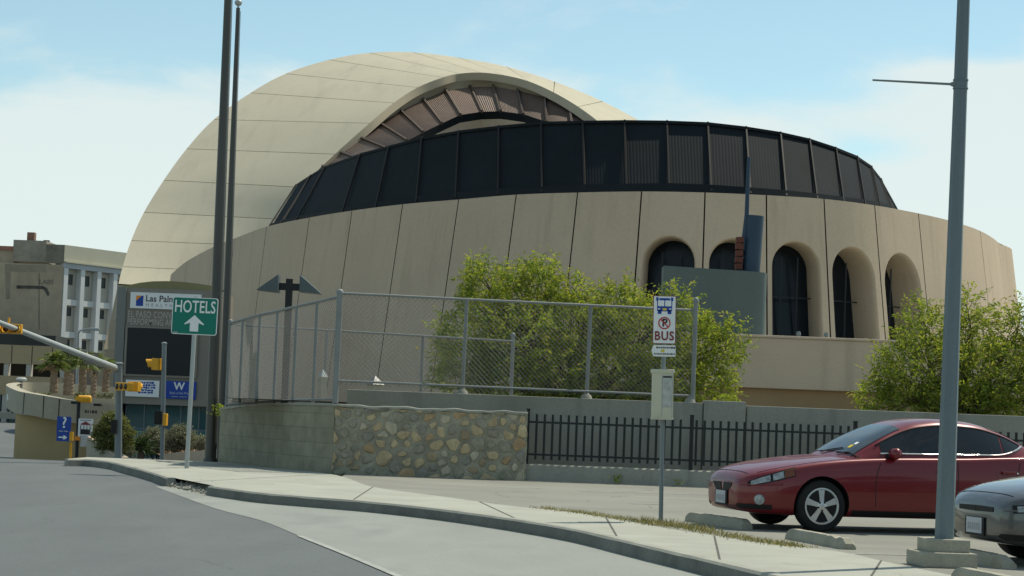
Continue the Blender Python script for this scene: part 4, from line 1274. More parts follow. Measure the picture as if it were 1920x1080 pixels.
c = at(252, 725, d - .3); signal_head(ts, c, Vector((.9, .1, 0)), (.3, .95, 0), 1, .29)
mb = MB(); mb.box(at(214, 800, d - .15), (.16, .2, .4)); mb.build('control_box', M['signal_black'], ts, bevel=.02)
d = 62
a, b = at(303.5, 868, d), at(308, 645, d)
ps = thing('pedestrian_signal', 'slim grey signal post with a yellow head turned away and a black pedestrian light', 'traffic light', tuple(a))
mb = MB(); mb.tube([a, b], .068, 12); mb.lathe([(.085, 0), (.085, .03), (.04, .06)], 12, Matrix.Translation(b)); mb.build('pole', M['pole_grey'], ps, smooth=40)
c = at(294, 683, d); signal_head(ps, c, Vector((.25, .97, 0)), (-.97, .25, 0), 1, .35, depth=.2)
c = at(297, 783, d); mb = MB(); mb.box(c, (.20, .3, .40)); hd = mb.build('pedestrian_head', M['signal_black'], ps, bevel=.02)
c = at(310, 787, d); mb = MB(); mb.box(c, (.11, .3, .36)); mb.build('push_button_box', M['signal_yellow'], ps, bevel=.02)
# second signal post with small signs
d = 64
a, b = at(143, 872, d), at(148, 745, d)
cs = thing('corner_signal', 'dark signal post with yellow signal seen from behind and museum plaque below', 'traffic light', tuple(a))
mb = MB(); mb.tube([a, b], .055, 10); mb.build('pole', M['lamp_black'], cs, smooth=40)
c = at(160, 748, d); mb = MB(); q = Matrix.Rotation(R(90), 3, 'Y').to_4x4(); q.translation = c - Vector((.22, 0, 0)); mb.lathe([(.05, 0), (.11, .02), (.115, .36), (.09, .40)], 14, q); mb.build('signal_head', M['signal_yellow'], cs, smooth=40)
mb = MB(); mb.box(at(146, 747, d), (.12, .2, .14)); mb.build('bracket', M['signal_yellow'], cs)
c = at(160, 803, d - .1); pw, ph = .44, .58
mb = MB(); plate(mb, [(x * pw, z * ph) for x, z in ((-.5, -.5), (.5, -.5), (.5, .5), (-.5, .5))], 0, .02); vs = [(v[0] + c.x, v[1] + c.y, v[2] + c.z) for v in mb.v]; mb.v = vs
pq = mb.build('plaque', M['sign_white'], cs)
def pic(name, m, shapes, parent, c, y):
    mb = MB()
    for s in shapes: mb.prism([(c.x + x, c.y + y, c.z + z) for x, z in s], (0, .005, 0))
    return mb.build(name, m, parent)
bx_ = lambda x0, z0, x1, z1: [(x0, z0), (x1, z0), (x1, z1), (x0, z1)]
pic('plaque_roof', M['sign_maroon'], [[(-.15, .10), (.15, .10), (.13, .15), (.07, .16), (.04, .20), (-.04, .20), (-.07, .16), (-.13, .15)]], pq, c, -.006)
pic('plaque_body', M['sign_black'], [bx_(-.15, -.19, .15, -.03), bx_(-.155, -.03, -.135, .09), bx_(.135, -.03, .155, .09), bx_(-.055, -.03, -.04, .09), bx_(.04, -.03, .055, .09)], pq, c, -.006)
pic('plaque_print', M['sign_grey'], [bx_(-.17, .225, .17, .26), bx_(-.15, -.26, .15, -.235)], pq, c, -.006)
c = at(157, 829, d - .1); mb = MB(); mb.box(c, (.20, .02, .28)); mb.build('notice', mat('notice_grey', (.5, .5, .48), .6, .1, 9), cs)
c = at(145, 822, d - .12); mb = MB(); mb.box(c, (.16, .06, .12)); mb.build('push_button', M['orange'], cs, bevel=.01)
# blue information sign
d = 62
a, b = at(131, 872, d), at(134, 800, d)
s_ = thing('information_sign', 'blue tourist information sign with white question mark above a right arrow', 'road sign', tuple(a))
mb = MB(); mb.tube([a, at(133, 830, d)], .035, 8); mb.box(at(134, 818, d - .1), (.10, .1, .26)); mb.build('post', M['signal_yellow'], s_)
c = at(120, 797, d - .1)
mb = MB(); mb.box(c, (.42, .02, .50)); pn = mb.build('panel', M['sign_blue'], s_)
o = lettering(pn, '?', .46, c - world_loc(s_) + Vector((0.01, -.013, .06)), M['sign_white'], .006)
o.parent = pn
pic('panel_print', M['sign_grey'], [bx_(-.14, -.20, -.02, -.165), bx_(.01, -.20, .13, -.165)], pn, c, -.013)
c = at(118, 820, d - .1)
mb = MB(); mb.box(c, (.38, .02, .23)); pn = mb.build('arrow_panel', M['sign_blue'], s_)
pic('arrow', M['sign_white'], [[(-.13, -.02), (.02, -.02), (.0, -.06), (.05, -.06), (.13, 0), (.05, .06), (0, .06), (.02, .02), (-.13, .02)]], pn, c, -.013)

# ---- marquee block with screen
d = 90.0
mq = thing('marquee_building', 'grey convention centre front block with arched top, signs, dark screen and teal glass', 'building', tuple(at(300, 750, d)))
pts_ = [(222, 540), (240, 534), (262, 529.5), (285, 527), (312, 526.5), (340, 528), (368, 531), (394, 535), (410, 540)]
tp_ = [at(x, y, d) for x, y in pts_]
bl_, br_ = at(218, 756, d), at(404, 762, d)
zb0 = bl_.z; X0, X1 = tp_[0].x, tp_[-1].x
poly = [Vector((X0, d, zb0)), Vector((X1, d, zb0))] + [Vector((p.x, d, min(p.z, at(260, 541, d).z - .004 * abs(p.x - X0)))) for p in reversed(tp_)]
mb = MB()
flat_top = at(300, 541.5, d).z
mb.prism([Vector((X0, d, zb0)), Vector((X1, d, zb0)), Vector((X1, d, flat_top)), Vector((X0, d, flat_top))], (0, 5, 0))
M['marquee'] = mat('marquee_stucco', (.235, .215, .18), .9, .06, .4, .05, 10)
mb.build('front_block', M['marquee'], mq)
# curved vaulted roof rising behind the flat edge
M['olive'] = mat('olive_roof', (.22, .20, .10), .8, .08, .5)
mb = MB(); mb.grid([[Vector((p.x, d + .12, flat_top - .01)), Vector((p.x, d + .15, max(flat_top, p.z))), Vector((p.x, d + 5, max(flat_top, p.z)))] for p in tp_]); mb.build('vaulted_roof', M['olive'], mq, smooth=40)
mb = MB(); e0, e1 = at(222, 541, d).x, at(238, 541, d).x
mb.span((e0 - .01, d - .12, zb0 - 4), (e1, d + 1, flat_top + .002)); mb.build('corner_pier', mat('pier_blue_grey', (.19, .195, .185), .9, .05), mq)
def panel_px(x0, y0, x1, y1, name, m, th=.05, out=.04, parent=mq):
    a, b = at((x0 + x1) / 2, y0, d), at((x0 + x1) / 2, y1, d)
    xa_, xb_ = at(x0, (y0 + y1) / 2, d).x, at(x1, (y0 + y1) / 2, d).x
    mb = MB(); mb.span((xa_, d - out - th, b.z), (xb_, d - out + .03, a.z))
    return mb.build(name, m, parent), Vector(((xa_ + xb_) / 2, d - out - th, (a.z + b.z) / 2)), xb_ - xa_, a.z - b.z
mqw = world_loc(mq)
sp_, c, w, h = panel_px(245, 550, 378, 580, 'sponsor_banner', M['sign_white'])
s4 = h * .36
pic('logo_square', M['sign_blue'], [bx_(-w / 2 + .25, -s4, -w / 2 + .25 + 2 * s4 * .62, s4 * .8)], sp_, c, -.006)
pic('logo_swoosh', M['orange'], [[(-w / 2 + .25, -s4 * .1), (-w / 2 + .25, s4 * .8), (-w / 2 + .25 + s4 * .95, s4 * .8)]], sp_, c, -.012)
lettering(sp_, 'Las Palmas', h * .56, c - mqw + Vector((-w / 2 + .68, -.008, h * .12)), M['sign_black'], .004, 1, .95, align='L')
lettering(sp_, 'H E A L T H', h * .26, c - mqw + Vector((-w / 2 + .70, -.008, -h * .28)), M['sign_grey'], .002, 1.25, 1, align='L')
c0_ = at(240, 588, d) - mqw; c0_.y = -.03
cy = lambda py: (at(300, py, d) - mqw).z
ms = mat('marquee_letters', (.42, .40, .36), .6, 0)
lettering(mq, 'EL PASO CONVENTION', .40, Vector((c0_.x, -.02, cy(591.5))), ms, .004, 1.06, .66, align='L')
lettering(mq, 'PERFORMING ARTS CENTER', .40, Vector((c0_.x, -.02, cy(605.5))), ms, .004, 1.02, .64, align='L')
sf, c, w, h = panel_px(234, 613, 371, 707, 'screen_frame', M['marquee'], .09, .03)
mb = MB(); mb.span((c.x - w / 2 + .1, c.y - .012, c.z - h / 2 + .08), (c.x + w / 2 - .1, c.y + .05, c.z + h / 2 - .08)); mb.build('screen', mat('dark_screen', (.007, .010, .012), .4, 0), sf)
wp, c, w, h = panel_px(236, 713, 299, 744, 'wave_banner', M['sign_white'])
rq = random.Random(6); shp = []
for r_i in range(5):
    x = -w * .12
    z = h * (.36 - r_i * .15)
    while x < w * .34:
        ww = rq.uniform(.05, .13); shp.append(bx_(x, z - .02 - rq.uniform(0, .03), x + ww, z + .02 + rq.uniform(0, .03))); x += ww + rq.uniform(.01, .04)
pic('banner_print', M['sign_blue'], shp, wp, c, -.006)
wp, c, w, h = panel_px(309, 715, 368, 748, 'bank_banner', M['sign_blue'])
lettering(wp, 'W', h * .58, c - mqw + Vector((-.05, -.008, h * .2)), M['sign_white'], .012)
lettering(wp, 'Bank of the West', h * .21, c - mqw + Vector((0, -.008, -h * .18)), mat('banner_print', (.35, .40, .55), .6, 0), .002, 1, .78)
pic('small_print', M['sign_grey'], [bx_(-.35, -h * .40, -.08, -h * .36), bx_(-.02, -h * .40, .3, -h * .36)], wp, c, -.006)
# glass lobby under the block
M['teal_glass'] = mat('teal_glass', (.010, .075, .085), .12, .1, .7, spec=.5)
M['teal_panel'] = mat('teal_panel', (.015, .17, .165), .2, .1, .7, spec=.5)
zm = at(300, 805, d).z; zgd = g(90) - .3
xr = at(404, 800, d).x; xl_ = at(232, 800, d).x
n = 5
for i in range(n):
    a0, a1 = xl_ + (xr - xl_) * i / n + .03, xl_ + (xr - xl_) * (i + 1) / n - .03
    mb = MB(); mb.span((a0, d + .45, zm + .04), (a1, d + .5, zb0)); mb.build('upper_window', M['teal_glass'], mq)
    mb = MB(); mb.span((a0, d + .45, zgd), (a1, d + .5, zm - .04)); mb.build('lower_window', M['teal_panel'], mq)
mb = MB()
for i in range(n + 1):
    x = xl_ + (xr - xl_) * i / n; mb.span((x - .03, d + .40, zgd), (x + .03, d + .52, zb0 - .002))
mb.span((xl_, d + .405, zm - .04), (xr, d + .515, zm + .04)); mb.build('glazing_bars', M['pole_teal'], mq)
mb = MB(); mb.span((X0, d + 1.2, zgd), (X1, d + 5, zb0 - .003)); mb.build('lobby_core', M['lamp_black'], mq)

# ---- curved terrace with overhanging parapet
tr = thing('curved_terrace', 'curved tan concrete terrace with overhanging parapet above a recessed ochre wall', 'terrace', tuple(at(100, 800, 66)))
TP = [((26, 717.5), (26, 748), 74), ((16, 719), (16, 755), 71.5), ((12, 723), (12, 764), 69.5), ((33, 733), (30, 775), 67), ((60, 738), (58, 779), 66), ((90, 743), (88, 785), 65.6), ((120, 748), (118, 790), 65.4), ((165, 754), (163, 798), 65.4), ((222, 761), (221, 812), 65.6)]
tt_ = dens([at(*p[0], p[2]) for p in TP], 4); tb_ = dens([at(*p[1], p[2] + .25) for p in TP], 4)
M['terrace_pale'] = mat('terrace_concrete', (.37, .345, .27), .9, .08, .5, .05, 12, stain=(.28, .26, .20), stain_amt=.5, stain_scale=.8, stain_stretch=(2, 2, .4))
M['ochre'] = mat('ochre_wall', (.38, .285, .145), .9, .08, .5, stain=(.22, .16, .08), stain_amt=.5, stain_scale=.7, stain_stretch=(2.5, 2.5, .3))
mb = MB()
mb.grid([[a, b] for a, b in zip(tt_, tb_)])
inn_ = side(tt_, .35)
mb.grid([[Vector((q.x, q.y, a.z)), a] for q, a in zip(inn_, tt_)])
mb.grid([[b, b + Vector((.2, 1.6, 0))] for b in tb_])
mb.build('parapet', M['terrace_pale'], tr, smooth=35)
mb = MB()
for px, py in ((40, 757), (82, 763), (109, 767)):
    a, b = at(px + 4, py - 22, 65.9), at(px - 2, py + 24, 65.9)
    i = min(range(len(tt_)), key=lambda k: abs(tt_[k].x / tt_[k].y - a.x / a.y)); j = i
    mb = MB(); mb.beam(tt_[i] + Vector((0, -.002, -.02)), tb_[i] + Vector((0, -.002, .02)), .03, .02, (0, -1, 0)); mb.build('parapet_joint', M['drum_joint'], tr)
wl = [at(*p) for p in [(30, 790, 68.2), (31, 790, 67.6), (60, 790, 66.9), (100, 790, 66.5), (150, 790, 66.3), (225, 790, 66.4)]]
mb = MB(); mb.grid([[Vector((q.x, q.y, -1.4)), Vector((q.x, q.y, 1.05 - .004 * i))] for i, q in enumerate(dens(wl, 4))]); mb.add([(wl[0].x, wl[0].y, -1.4), (wl[0].x, wl[0].y + 4, -1.4), (wl[0].x, wl[0].y + 4, 1.0), (wl[0].x, wl[0].y, 1.0)], [(0, 1, 2, 3)])
mb.build('recessed_wall', M['ochre'], tr, smooth=40)
mb = MB(); rim2 = dens([at(*p) for p in [(24, 717.5, 74), (32, 717, 77), (43, 716.5, 80), (94, 717, 81), (160, 722, 81), (222, 727, 81)]], 4)
mb.grid([[p, p + Vector((0, 0, -1.1))] for p in rim2]); mb.grid([[p, p + Vector((0, .4, 0))] for p in rim2]); mb.build('back_parapet', M['terrace_pale'], tr, smooth=40)
mb = MB()
rr = resample(inn_, 33); r2 = resample(rim2, 33)
mb.grid([[Vector((a.x, a.y, a.z - .22)), Vector((b.x, b.y, b.z - .75))] for a, b in zip(rr, r2)]); mb.build('terrace_floor', M['terrace_pale'], tr, smooth=40)
c = at(170, 772, 65.0)
shp = []; rq = random.Random(9); x = -.18
while x < .2:
    w = rq.uniform(.03, .09); shp.append(bx_(x, -.045, x + w, .045)); x += w + rq.uniform(.015, .04)
pic('wall_numerals', M['sign_black'], shp, tr, c, 0)
for px, py in ((141, 755), (183, 759)):
    c = at(px, py, 65.1); mb = MB(); mb.box(c, (.22, .25, .08)); mb.build('wall_lamp', M['lamp_black'], tr, bevel=.01)
mb = MB(); c = at(18, 744, 69.2); mb.tube([c, c + Vector((0, -.15, .05)), c + Vector((.05, -.2, -.12))], [.04, .06, .08], 8); mb.build('spotlight', M['sign_white'], tr)
mb = MB(); mb.tube([at(40, 732, 74), at(40, 716, 74)], .05, 8); q = at(40, 716, 74); mb.lathe([(.10, 0), (.2, .05), (.2, .11), (.12, .16)], 10, Matrix.Translation(q)); mb.build('globe_lamp', M['pole_pale'], tr, smooth=40)
# ramp wall and planter walls
pw_ = thing('sloping_wall', 'tan wall with a sloping pale top running down beside the green bush', 'wall', tuple(at(190, 845, 63.6)))
a, b = at(163, 822, 63.5), at(222, 862, 62.0)
mb = MB(); mb.prism([a, b, Vector((b.x, b.y, -1.2)), Vector((a.x, a.y, -1.2))], (.3, .35, 0)); mb.build('wall_face', M['terrace_pale'], pw_)
mb = MB(); mb.beam(a + Vector((.12, .17, .04)), b + Vector((.12, .17, .04)), .34, .06); mb.build('coping', M['terrace'], pw_)
pk = thing('planter_wall', 'low pale planter wall in front of the grey bushes', 'planter', tuple(at(345, 852, 62)))
a, b = at(300, 851, 63.5), at(420, 841, 60.5)
mb = MB(); mb.prism([Vector((a.x, a.y, -1)), Vector((b.x, b.y, -1)), b, a], (.2, .4, 0)); mb.build('wall_face', M['terrace'], pk)
mb = MB(); pb2 = [at(210, 846, 68), at(420, 835, 66)]
mb.add([a + Vector((0, .3, -.06)), b + Vector((0, .3, -.06)), Vector((b.x, 78, -.35)), Vector((a.x - 3, 78, -.5))], [(0, 1, 2, 3)]); mb.build('soil', mat('planter_soil', (.24, .15, .10), .95, .2, 2, .2, 20), pk)

# ---- parking garage and old office building far behind
d = 182
pg = thing('parking_garage', 'beige parking garage with dark open decks far down the street', 'building', tuple(at(60, 785, d)))
M['garage'] = mat('garage_beige', (.42, .335, .21), .9, .06, .2, .04, 3)
M['deck_dark'] = mat('deck_dark', (.02, .02, .02), .9, 0)
xL, xR = -62, at(119, 680, d).x
zz = lambda py: at(60, py, d).z
mb = MB(); mb.span((xL, d, zz(683)), (xR, d + .5, zz(648))); mb.span((xL, d, zz(742)), (xR, d + .5, zz(706))); mb.build('spandrel', M['garage'], pg)
mb = MB(); mb.span((xL, d + 2.5, -2), (xR - .1, d + 20, zz(650))); mb.build('interior', M['deck_dark'], pg)
for px in (-40, 11, 53, 117):
    mb = MB(); x = at(px, 694, d).x; mb.span((x - .22, d + .1, -2), (x + .22, d + .8, zz(683) - .01)); mb.build('column', mat('column_pale', (.45, .44, .40), .8, .05) if px == -40 else bpy.data.materials['column_pale'], pg)
mb = MB(); x0_ = at(14, 760, d).x; x1_ = at(35, 760, d).x; mb.span((xL, d + .6, -1.5), (at(-2, 760, d).x, d + .9, zz(743))); mb.span((x0_, d + .6, -1.5), (x1_, d + .9, zz(743))); mb.build('lower_wall', M['teal_glass'], pg)
for px in (22, 60, 98):
    mb = MB(); x = at(px, 665, d).x; mb.span((x - .03, d - .02, zz(682)), (x + .03, d + .02, zz(649))); mb.build('panel_joint', M['drum_joint'], pg)
lw2 = thing('street_barrier', 'low pale concrete barrier across the street before the garage', 'barrier', tuple(at(10, 785, 150)))
a, b = at(-40, 783, 150), at(32, 786, 150); mb = MB(); mb.prism([a, b, b + Vector((0, 0, .5)), a + Vector((0, 0, .5))], (0, .5, 0)); mb.build('barrier_block', M['kerb'], lw2)
d = 230
ob = thing('old_office_building', 'old tan office building with stained blank side and white pilasters', 'building', tuple(at(120, 700, d)))
def stained(name, base, s1, s2):
    m = mat(name, base, .95, .15, .12, .08, 1.2, stain=s1, stain_amt=.85, stain_scale=.16, stain_stretch=(1.2, 1, .8)); return m
M['old_wall'] = stained('old_wall', (.40, .335, .245), (.27, .225, .165), None)
M['old_top'] = mat('old_top', (.27, .245, .195), .95, .3, .3, .1, 2, stain=(.30, .30, .26), stain_amt=.8, stain_scale=.25)
M['pil'] = mat('pilaster_white', (.60, .61, .60), .8, .06, .3)
M['bay'] = mat('bay_wall', (.42, .40, .34), .9, .08, .2)
M['cornice'] = mat('cornice_pale', (.46, .44, .34), .9, .06, .3)
co = at(120, 480, d)
zz = lambda py: at(120, py, d).z
xL = at(-60, 480, d).x; xM = at(24, 480, d).x; xm2 = at(86, 480, d).x
mb = MB(); mb.span((xL, d, -3), (co.x, d + .4, zz(497))); mb.build('side_wall', M['old_wall'], ob)
mb = MB(); mb.span((xM, d - .02, zz(493)), (xm2, d + 12, zz(453))); mb.build('side_penthouse', M['old_top'], ob)
mb = MB(); mb.span((xm2, d - .03, zz(494)), (co.x, d + .4, zz(459))); mb.build('stained_parapet', mat('stained_parapet', (.20, .18, .145), .95, .3, .4, .1, 2), ob)
mb = MB(); mb.span((xL, d + .6, zz(497)), (xM, d + 9, zz(472))); mb.build('rear_wall', M['old_wall'], ob)
mb = MB(); mb.span((xL, d + .3, zz(472)), (xM - .1, d + 9, zz(465))); mb.build('tiled_eave', mat('tiled_eave', (.33, .16, .12), .9, .15, 1), ob)
mb = MB(); mb.span((at(39, 440, d).x, d + 3, zz(455)), (at(53, 440, d).x, d + 3.9, zz(434))); mb.build('chimney', mat('chimney_brick', (.20, .12, .09), .9, .25, .8), ob)
mb = MB(); mb.span((at(74, 450, d).x, d + 2, zz(456)), (at(84, 450, d).x, d + 2.6, zz(449))); mb.build('roof_vent', M['lamp_black'], ob)
# faded painted marks on the blank side
mk = mat('faded_paint', (.09, .085, .075), .9, .5, 1.2)
pp = lambda x, y: at(x, y, d - .03)
mb = MB(); mb.prism([pp(*q) for q in ((31, 535), (80, 536), (88, 540), (93, 551), (90, 556), (85, 548), (81, 542), (31, 541))], (0, .02, 0)); mb.build('painted_arrow', mk, ob)
mb = MB(); mb.prism([pp(*q) for q in ((9, 495), (20, 495), (18, 560), (11, 560))], (0, .02, 0)); mb.prism([pp(*q) for q in ((20, 496), (86, 498), (86, 509), (20, 509))], (0, .02, 0)); mb.build('painted_band', mat('faded_green', (.285, .25, .185), .95, .25, .4), ob)
mb = MB(); mb.prism([pp(*q) for q in ((72.6, 512), (73.6, 512), (73.6, 618), (72.6, 618))], (0, .02, 0)); mb.build('downpipe', mat('downpipe_grey', (.11, .10, .085), .9, 0), ob)
o_ = lettering(ob, 'LABS', .75, pp(87, 529) - world_loc(ob), mat('faded_text', (.17, .15, .12), .95, 0), 0)
# right facade receding at 60 degrees
be = R(60); fx, fy = math.cos(be), math.sin(be); nx, ny = math.sin(be), -math.cos(be)
FLn = 16.0
def fp(s, z, out=0.0): return Vector((co.x + fx * s + nx * out, co.y + fy * s + ny * out, z))
def slab(mb, s0, s1, z0, z1, o0, o1):
    mb.prism([fp(s0, z0, o1), fp(s1, z0, o1), fp(s1, z1, o1), fp(s0, z1, o1)], Vector((nx, ny, 0)) * (o0 - o1))
mb = MB(); slab(mb, 0, FLn, -3, zz(490), -1.2, -.6); mb.build('bay_wall', M['bay'], ob)
mb = MB(); slab(mb, 0, FLn, zz(489.5), zz(459), -1.2, .05); mb.build('front_parapet', M['cornice'], ob)
mb = MB(); slab(mb, 0, FLn, zz(492), zz(489.2), -.5, .35); mb.build('cornice', M['cornice'], ob)
mb = MB(); slab(mb, 0, FLn, zz(502), zz(492.4), -.5, .12); mb.build('frieze', mat('frieze_grey', (.40, .43, .45), .9, .1, .4), ob)
npil = 7; stp = 2.75
for i in range(npil):
    mb = MB(); slab(mb, .1 + i * stp, .75 + i * stp, -3, zz(502.3), -.6, .1); mb.build('pilaster', M['pil'], ob)
for j, (y0, y1) in enumerate(((571, 560), (632, 621), (690, 680))):
    for i in range(npil - 1):
        mb = MB(); slab(mb, .752 + i * stp, .098 + (i + 1) * stp, zz(y0), zz(y1), -.6, -.22); mb.build('spandrel_ledge', M['pil'], ob)
for j, (y0, y1) in enumerate(((532, 512), (591, 574), (652, 635), (712, 695))):
    for i in range(npil - 1):
        mb = MB(); slab(mb, 1.45 + i * stp, 2.25 + i * stp, zz(y0), zz(y1), -.6, -.57); mb.build('window', M['arch_glass'], ob)
# dark hall wing under the side wall
mb = MB(); mb.span((xL, d - 6, -3), (at(104, 640, d - 6).x, d - .05, at(60, 628, d - 6).z)); mb.build('dark_annex', mat('annex_dark', (.035, .038, .035), .6, .2, .5), ob)
# cobra street lamp and far signal in front of it
d = 120
sl_ = thing('street_lamp', 'small pale cobra head street lamp before the white pilasters', 'street lamp', tuple(at(145, 735, d)))
mb = MB(); mb.tube([at(144.5, 735, d), at(146, 626, d), at(150, 620, d), at(168, 616, d)], [.09, .07, .055, .05], 8); mb.build('pole', M['pole_pale'], sl_, smooth=50)
c = at(177, 617.5, d); mb = MB(); mb.box(c, (.62, .25, .16)); mb.build('lamp_head', M['pole_pale'], sl_, bevel=.05)
d = 110
fs = thing('far_traffic_signal', 'distant orange three lens traffic signal hanging among the palms', 'traffic light', tuple(at(181, 752, d)))
mb = MB(); mb.tube([at(178, 752, d), at(176, 690, d), at(150, 684, d), at(128, 680, d)], [.10, .08, .06, .05], 8); mb.build('pole', M['lamp_black'], fs)
signal_head(fs, at(136, 683, d), (1, 0, -.03), (0, -1, 0), 3, .17, vis=False)
# ================================================================== CARS AND WHEEL STOPS
M['paint_red'] = mat('paint_red', (.145, .004, .009), .34, .04, 3, metal=.15, spec=.4, coat=.5)
M['paint_dark'] = mat('paint_dark', (.085, .088, .09), .34, .04, 3, metal=.5, spec=.5, coat=.9)
M['car_glass'] = mat('car_glass', (.010, .014, .017), .06, 0, spec=.5)
M['screen_glass'] = mat('screen_glass', (.020, .032, .040), .10, 0, spec=.6)
M['tyre'] = mat('tyre_rubber', (.014, .014, .014), .85, .15, 8)
M['alloy'] = mat('alloy', (.55, .56, .56), .35, .05, 5, metal=.7)
M['chrome'] = mat('chrome', (.62, .62, .61), .26, 0, metal=1.0)
M['black_trim'] = mat('black_trim', (.008, .008, .009), .6, 0)
M['headlamp'] = mat('headlamp_lens', (.26, .29, .30), .10, .6, 14, spec=.6)
M['amber'] = mat('amber_lens', (.15, .05, .025), .2, .1, 10)
M['plate'] = mat('number_plate', (.42, .44, .47), .5, .1, 8)
def build_car(name, label, nose, psi, paint, style):
    t = thing(name, label, 'car', tuple(nose), rot=(0, 0, psi))
    XW = [0, .05, .16, .40, .8, 1.2, 2.5, 3.8, 4.4, 4.75, 4.95, 5.0]
    WW = [.50, .61, .745, .855, .905, .92, .93, .925, .90, .84, .72, .60]
    XB = [0, .08, .3, .8, 4.2, 4.8, 5.0]; ZB = [.30, .23, .20, .19, .20, .30, .40]
    XS = [0, .08, .25, .6, 1.0, 1.45, 2.0, 3.0, 3.8, 4.4, 4.8, 5.0]; ZS = [.57, .635, .70, .785, .86, .91, .945, .975, 1.01, 1.01, .97, .88]
    XC = [0, .05, .18, .45, 1.0, 1.45, 2.2, 3.6, 4.1, 4.6, 4.9, 5.0]; ZC = [.61, .69, .765, .84, .925, .97, .985, 1.015, 1.07, 1.075, 1.03, .92]
    f = smoothlerp
    def sec(x):
        w, zb, zs, zc = f(XW, WW, x), f(XB, ZB, x), f(XS, ZS, x), f(XC, ZC, x)
        H = zs - zb
        return [Vector(p) for p in ((0, zb, 0), (.7 * w, zb, 0), (.90 * w, zb + .02, 0), (.965 * w, zb + .16 * H, 0), (.995 * w, zb + .38 * H, 0), (w, zb + .60 * H, 0), (.985 * w, zb + .82 * H, 0), (.945 * w, zs, 0), (.85 * w, zs + .42 * (zc - zs), 0), (.6 * w, zs + .80 * (zc - zs), 0), (.3 * w, zc - .04 * (zc - zs), 0), (0, zc, 0))]
    def B(x, v, sg=-1):
        p = catmull(sec(x), v); return Vector((x, p.x * sg, p.y))
    def side_at(x, z, sg=-1, out=.004):
        lo, hi = 1.5, 10.8
        for _ in range(26):
            m = (lo + hi) / 2
            if B(x, m, sg).z < z: lo = m
            else: hi = m
        p = B(x, lo, sg); a = B(x, lo + .05, sg) - B(x, lo - .05, sg); b = B(min(5, x + .02), lo, sg) - B(max(0, x - .02), lo, sg)
        n = a.cross(b).normalized()
        if n.y * sg < 0: n = -n
        return p + n * out
    xs_ = [0, .02, .05, .09, .14, .2, .27, .35, .45, .57, .7, .85] + [1 + .12 * k for k in range(29)] + [4.45, 4.55, 4.65, 4.74, 4.82, 4.89, 4.95, 4.98, 5.0]
    vsn = [k * 11 / 44 for k in range(45)]
    mb = MB()
    full = [[B(x, v, -1) for v in vsn] + [B(x, v, 1) for v in reversed(vsn[:-1])][:-1] for x in xs_]
    nr = len(full[0]); vs, fs = [p for r in full for p in r], []
    for i in range(len(full) - 1):
        for k in range(nr):
            k2 = (k + 1) % nr; fs.append((i * nr + k, i * nr + k2, (i + 1) * nr + k2, (i + 1) * nr + k))
    fs.append(tuple(range(nr))); e = (len(full) - 1) * nr; fs.append(tuple(range(e + nr - 1, e - 1, -1)))
    mb.add(vs, fs)
    body = mb.build('body', [paint, M['black_trim']], t, local=True)
    cut = MB()
    for xw in (1.0, 3.81):
        for sg in (-1, 1):
            q = Matrix.Translation((xw, sg * .80, .335)) @ Matrix.Rotation(R(90), 4, 'X')
            cut.lathe([(.372, -.26), (.372, .26)], 40, q)
    co_ = cut.build('wheel_cut', M['black_trim'], t, local=True)
    md = body.modifiers.new('arches', 'BOOLEAN'); md.object = co_; md.operation = 'DIFFERENCE'; md.solver = 'EXACT'; md.material_mode = 'TRANSFER'
    bpy.context.view_layer.update()
    me = bpy.data.meshes.new_from_object(body.evaluated_get(bpy.context.evaluated_depsgraph_get()))
    body.modifiers.clear(); body.data = me
    bpy.data.objects.remove(co_)
    me.shade_smooth(); me.set_sharp_from_angle(angle=R(38))
    # cabin
    ZUP = 1
    XR = [1.42, 1.6, 1.9, 2.2, 2.45, 2.8, 3.2, 3.6, 3.9, 4.15, 4.32]; ZR = [.965, 1.085, 1.255, 1.385, 1.455, 1.49, 1.475, 1.395, 1.28, 1.15, 1.07]
    XBW = [1.42, 1.7, 2.0, 3.4, 3.9, 4.32]; BW = [.70, .79, .825, .82, .76, .64]
    XRW = [1.42, 1.8, 2.2, 2.8, 3.4, 3.9, 4.32]; RW = [.66, .66, .60, .59, .575, .55, .56]
    zr = lambda x: f(XR, ZR, x)
    ZL = .93
    def roof(x, u, off=0):
        y = (f(XRW, RW, x) + .02) * u; z = zr(x) - .07 * abs(u) ** 4
        if off:
            sl = (zr(x + .02) - zr(x - .02)) / .04; n = Vector((-sl, .28 * abs(u) ** 3 * (1 if u > 0 else -1) * 1.0, 1)).normalized(); return Vector((x, y, z)) + n * off
        return Vector((x, y, z))
    def cab(x, z, sg=-1, off=0):
        zt = max(zr(x) - .07, ZL + .005); yt = f(XRW, RW, x) + .02; yb = f(XBW, BW, x)
        s = min(1, max(0, (z - ZL) / (zt - ZL)))
        return Vector((x, sg * (yb + (yt - yb) * s ** 1.25 + off), z))
    xs2 = [1.42 + .0725 * k for k in range(41)]
    mb = MB()
    rows = []
    for x in xs2:
        zt = max(zr(x) - .07, ZL + .005)
        r = [cab(x, ZL + (zt - ZL) * k / 8, -1) for k in range(9)] + [roof(x, -1 + 2 * k / 16) for k in range(1, 16)] + [cab(x, ZL + (zt - ZL) * k / 8, 1) for k in range(8, -1, -1)]
        rows.append(r)
    mb.grid(rows)
    cb = mb.build('cabin', paint, t, local=True, smooth=50)
    # glass
    mb = MB(); mb.grid([[roof(x, u, .006) for u in [-.93 + 1.86 * k / 12 for k in range(13)]] for x in [1.50 + .70 * k / 12 for k in range(13)]]); ws = mb.build('windscreen', M['screen_glass'], t, local=True, smooth=60)
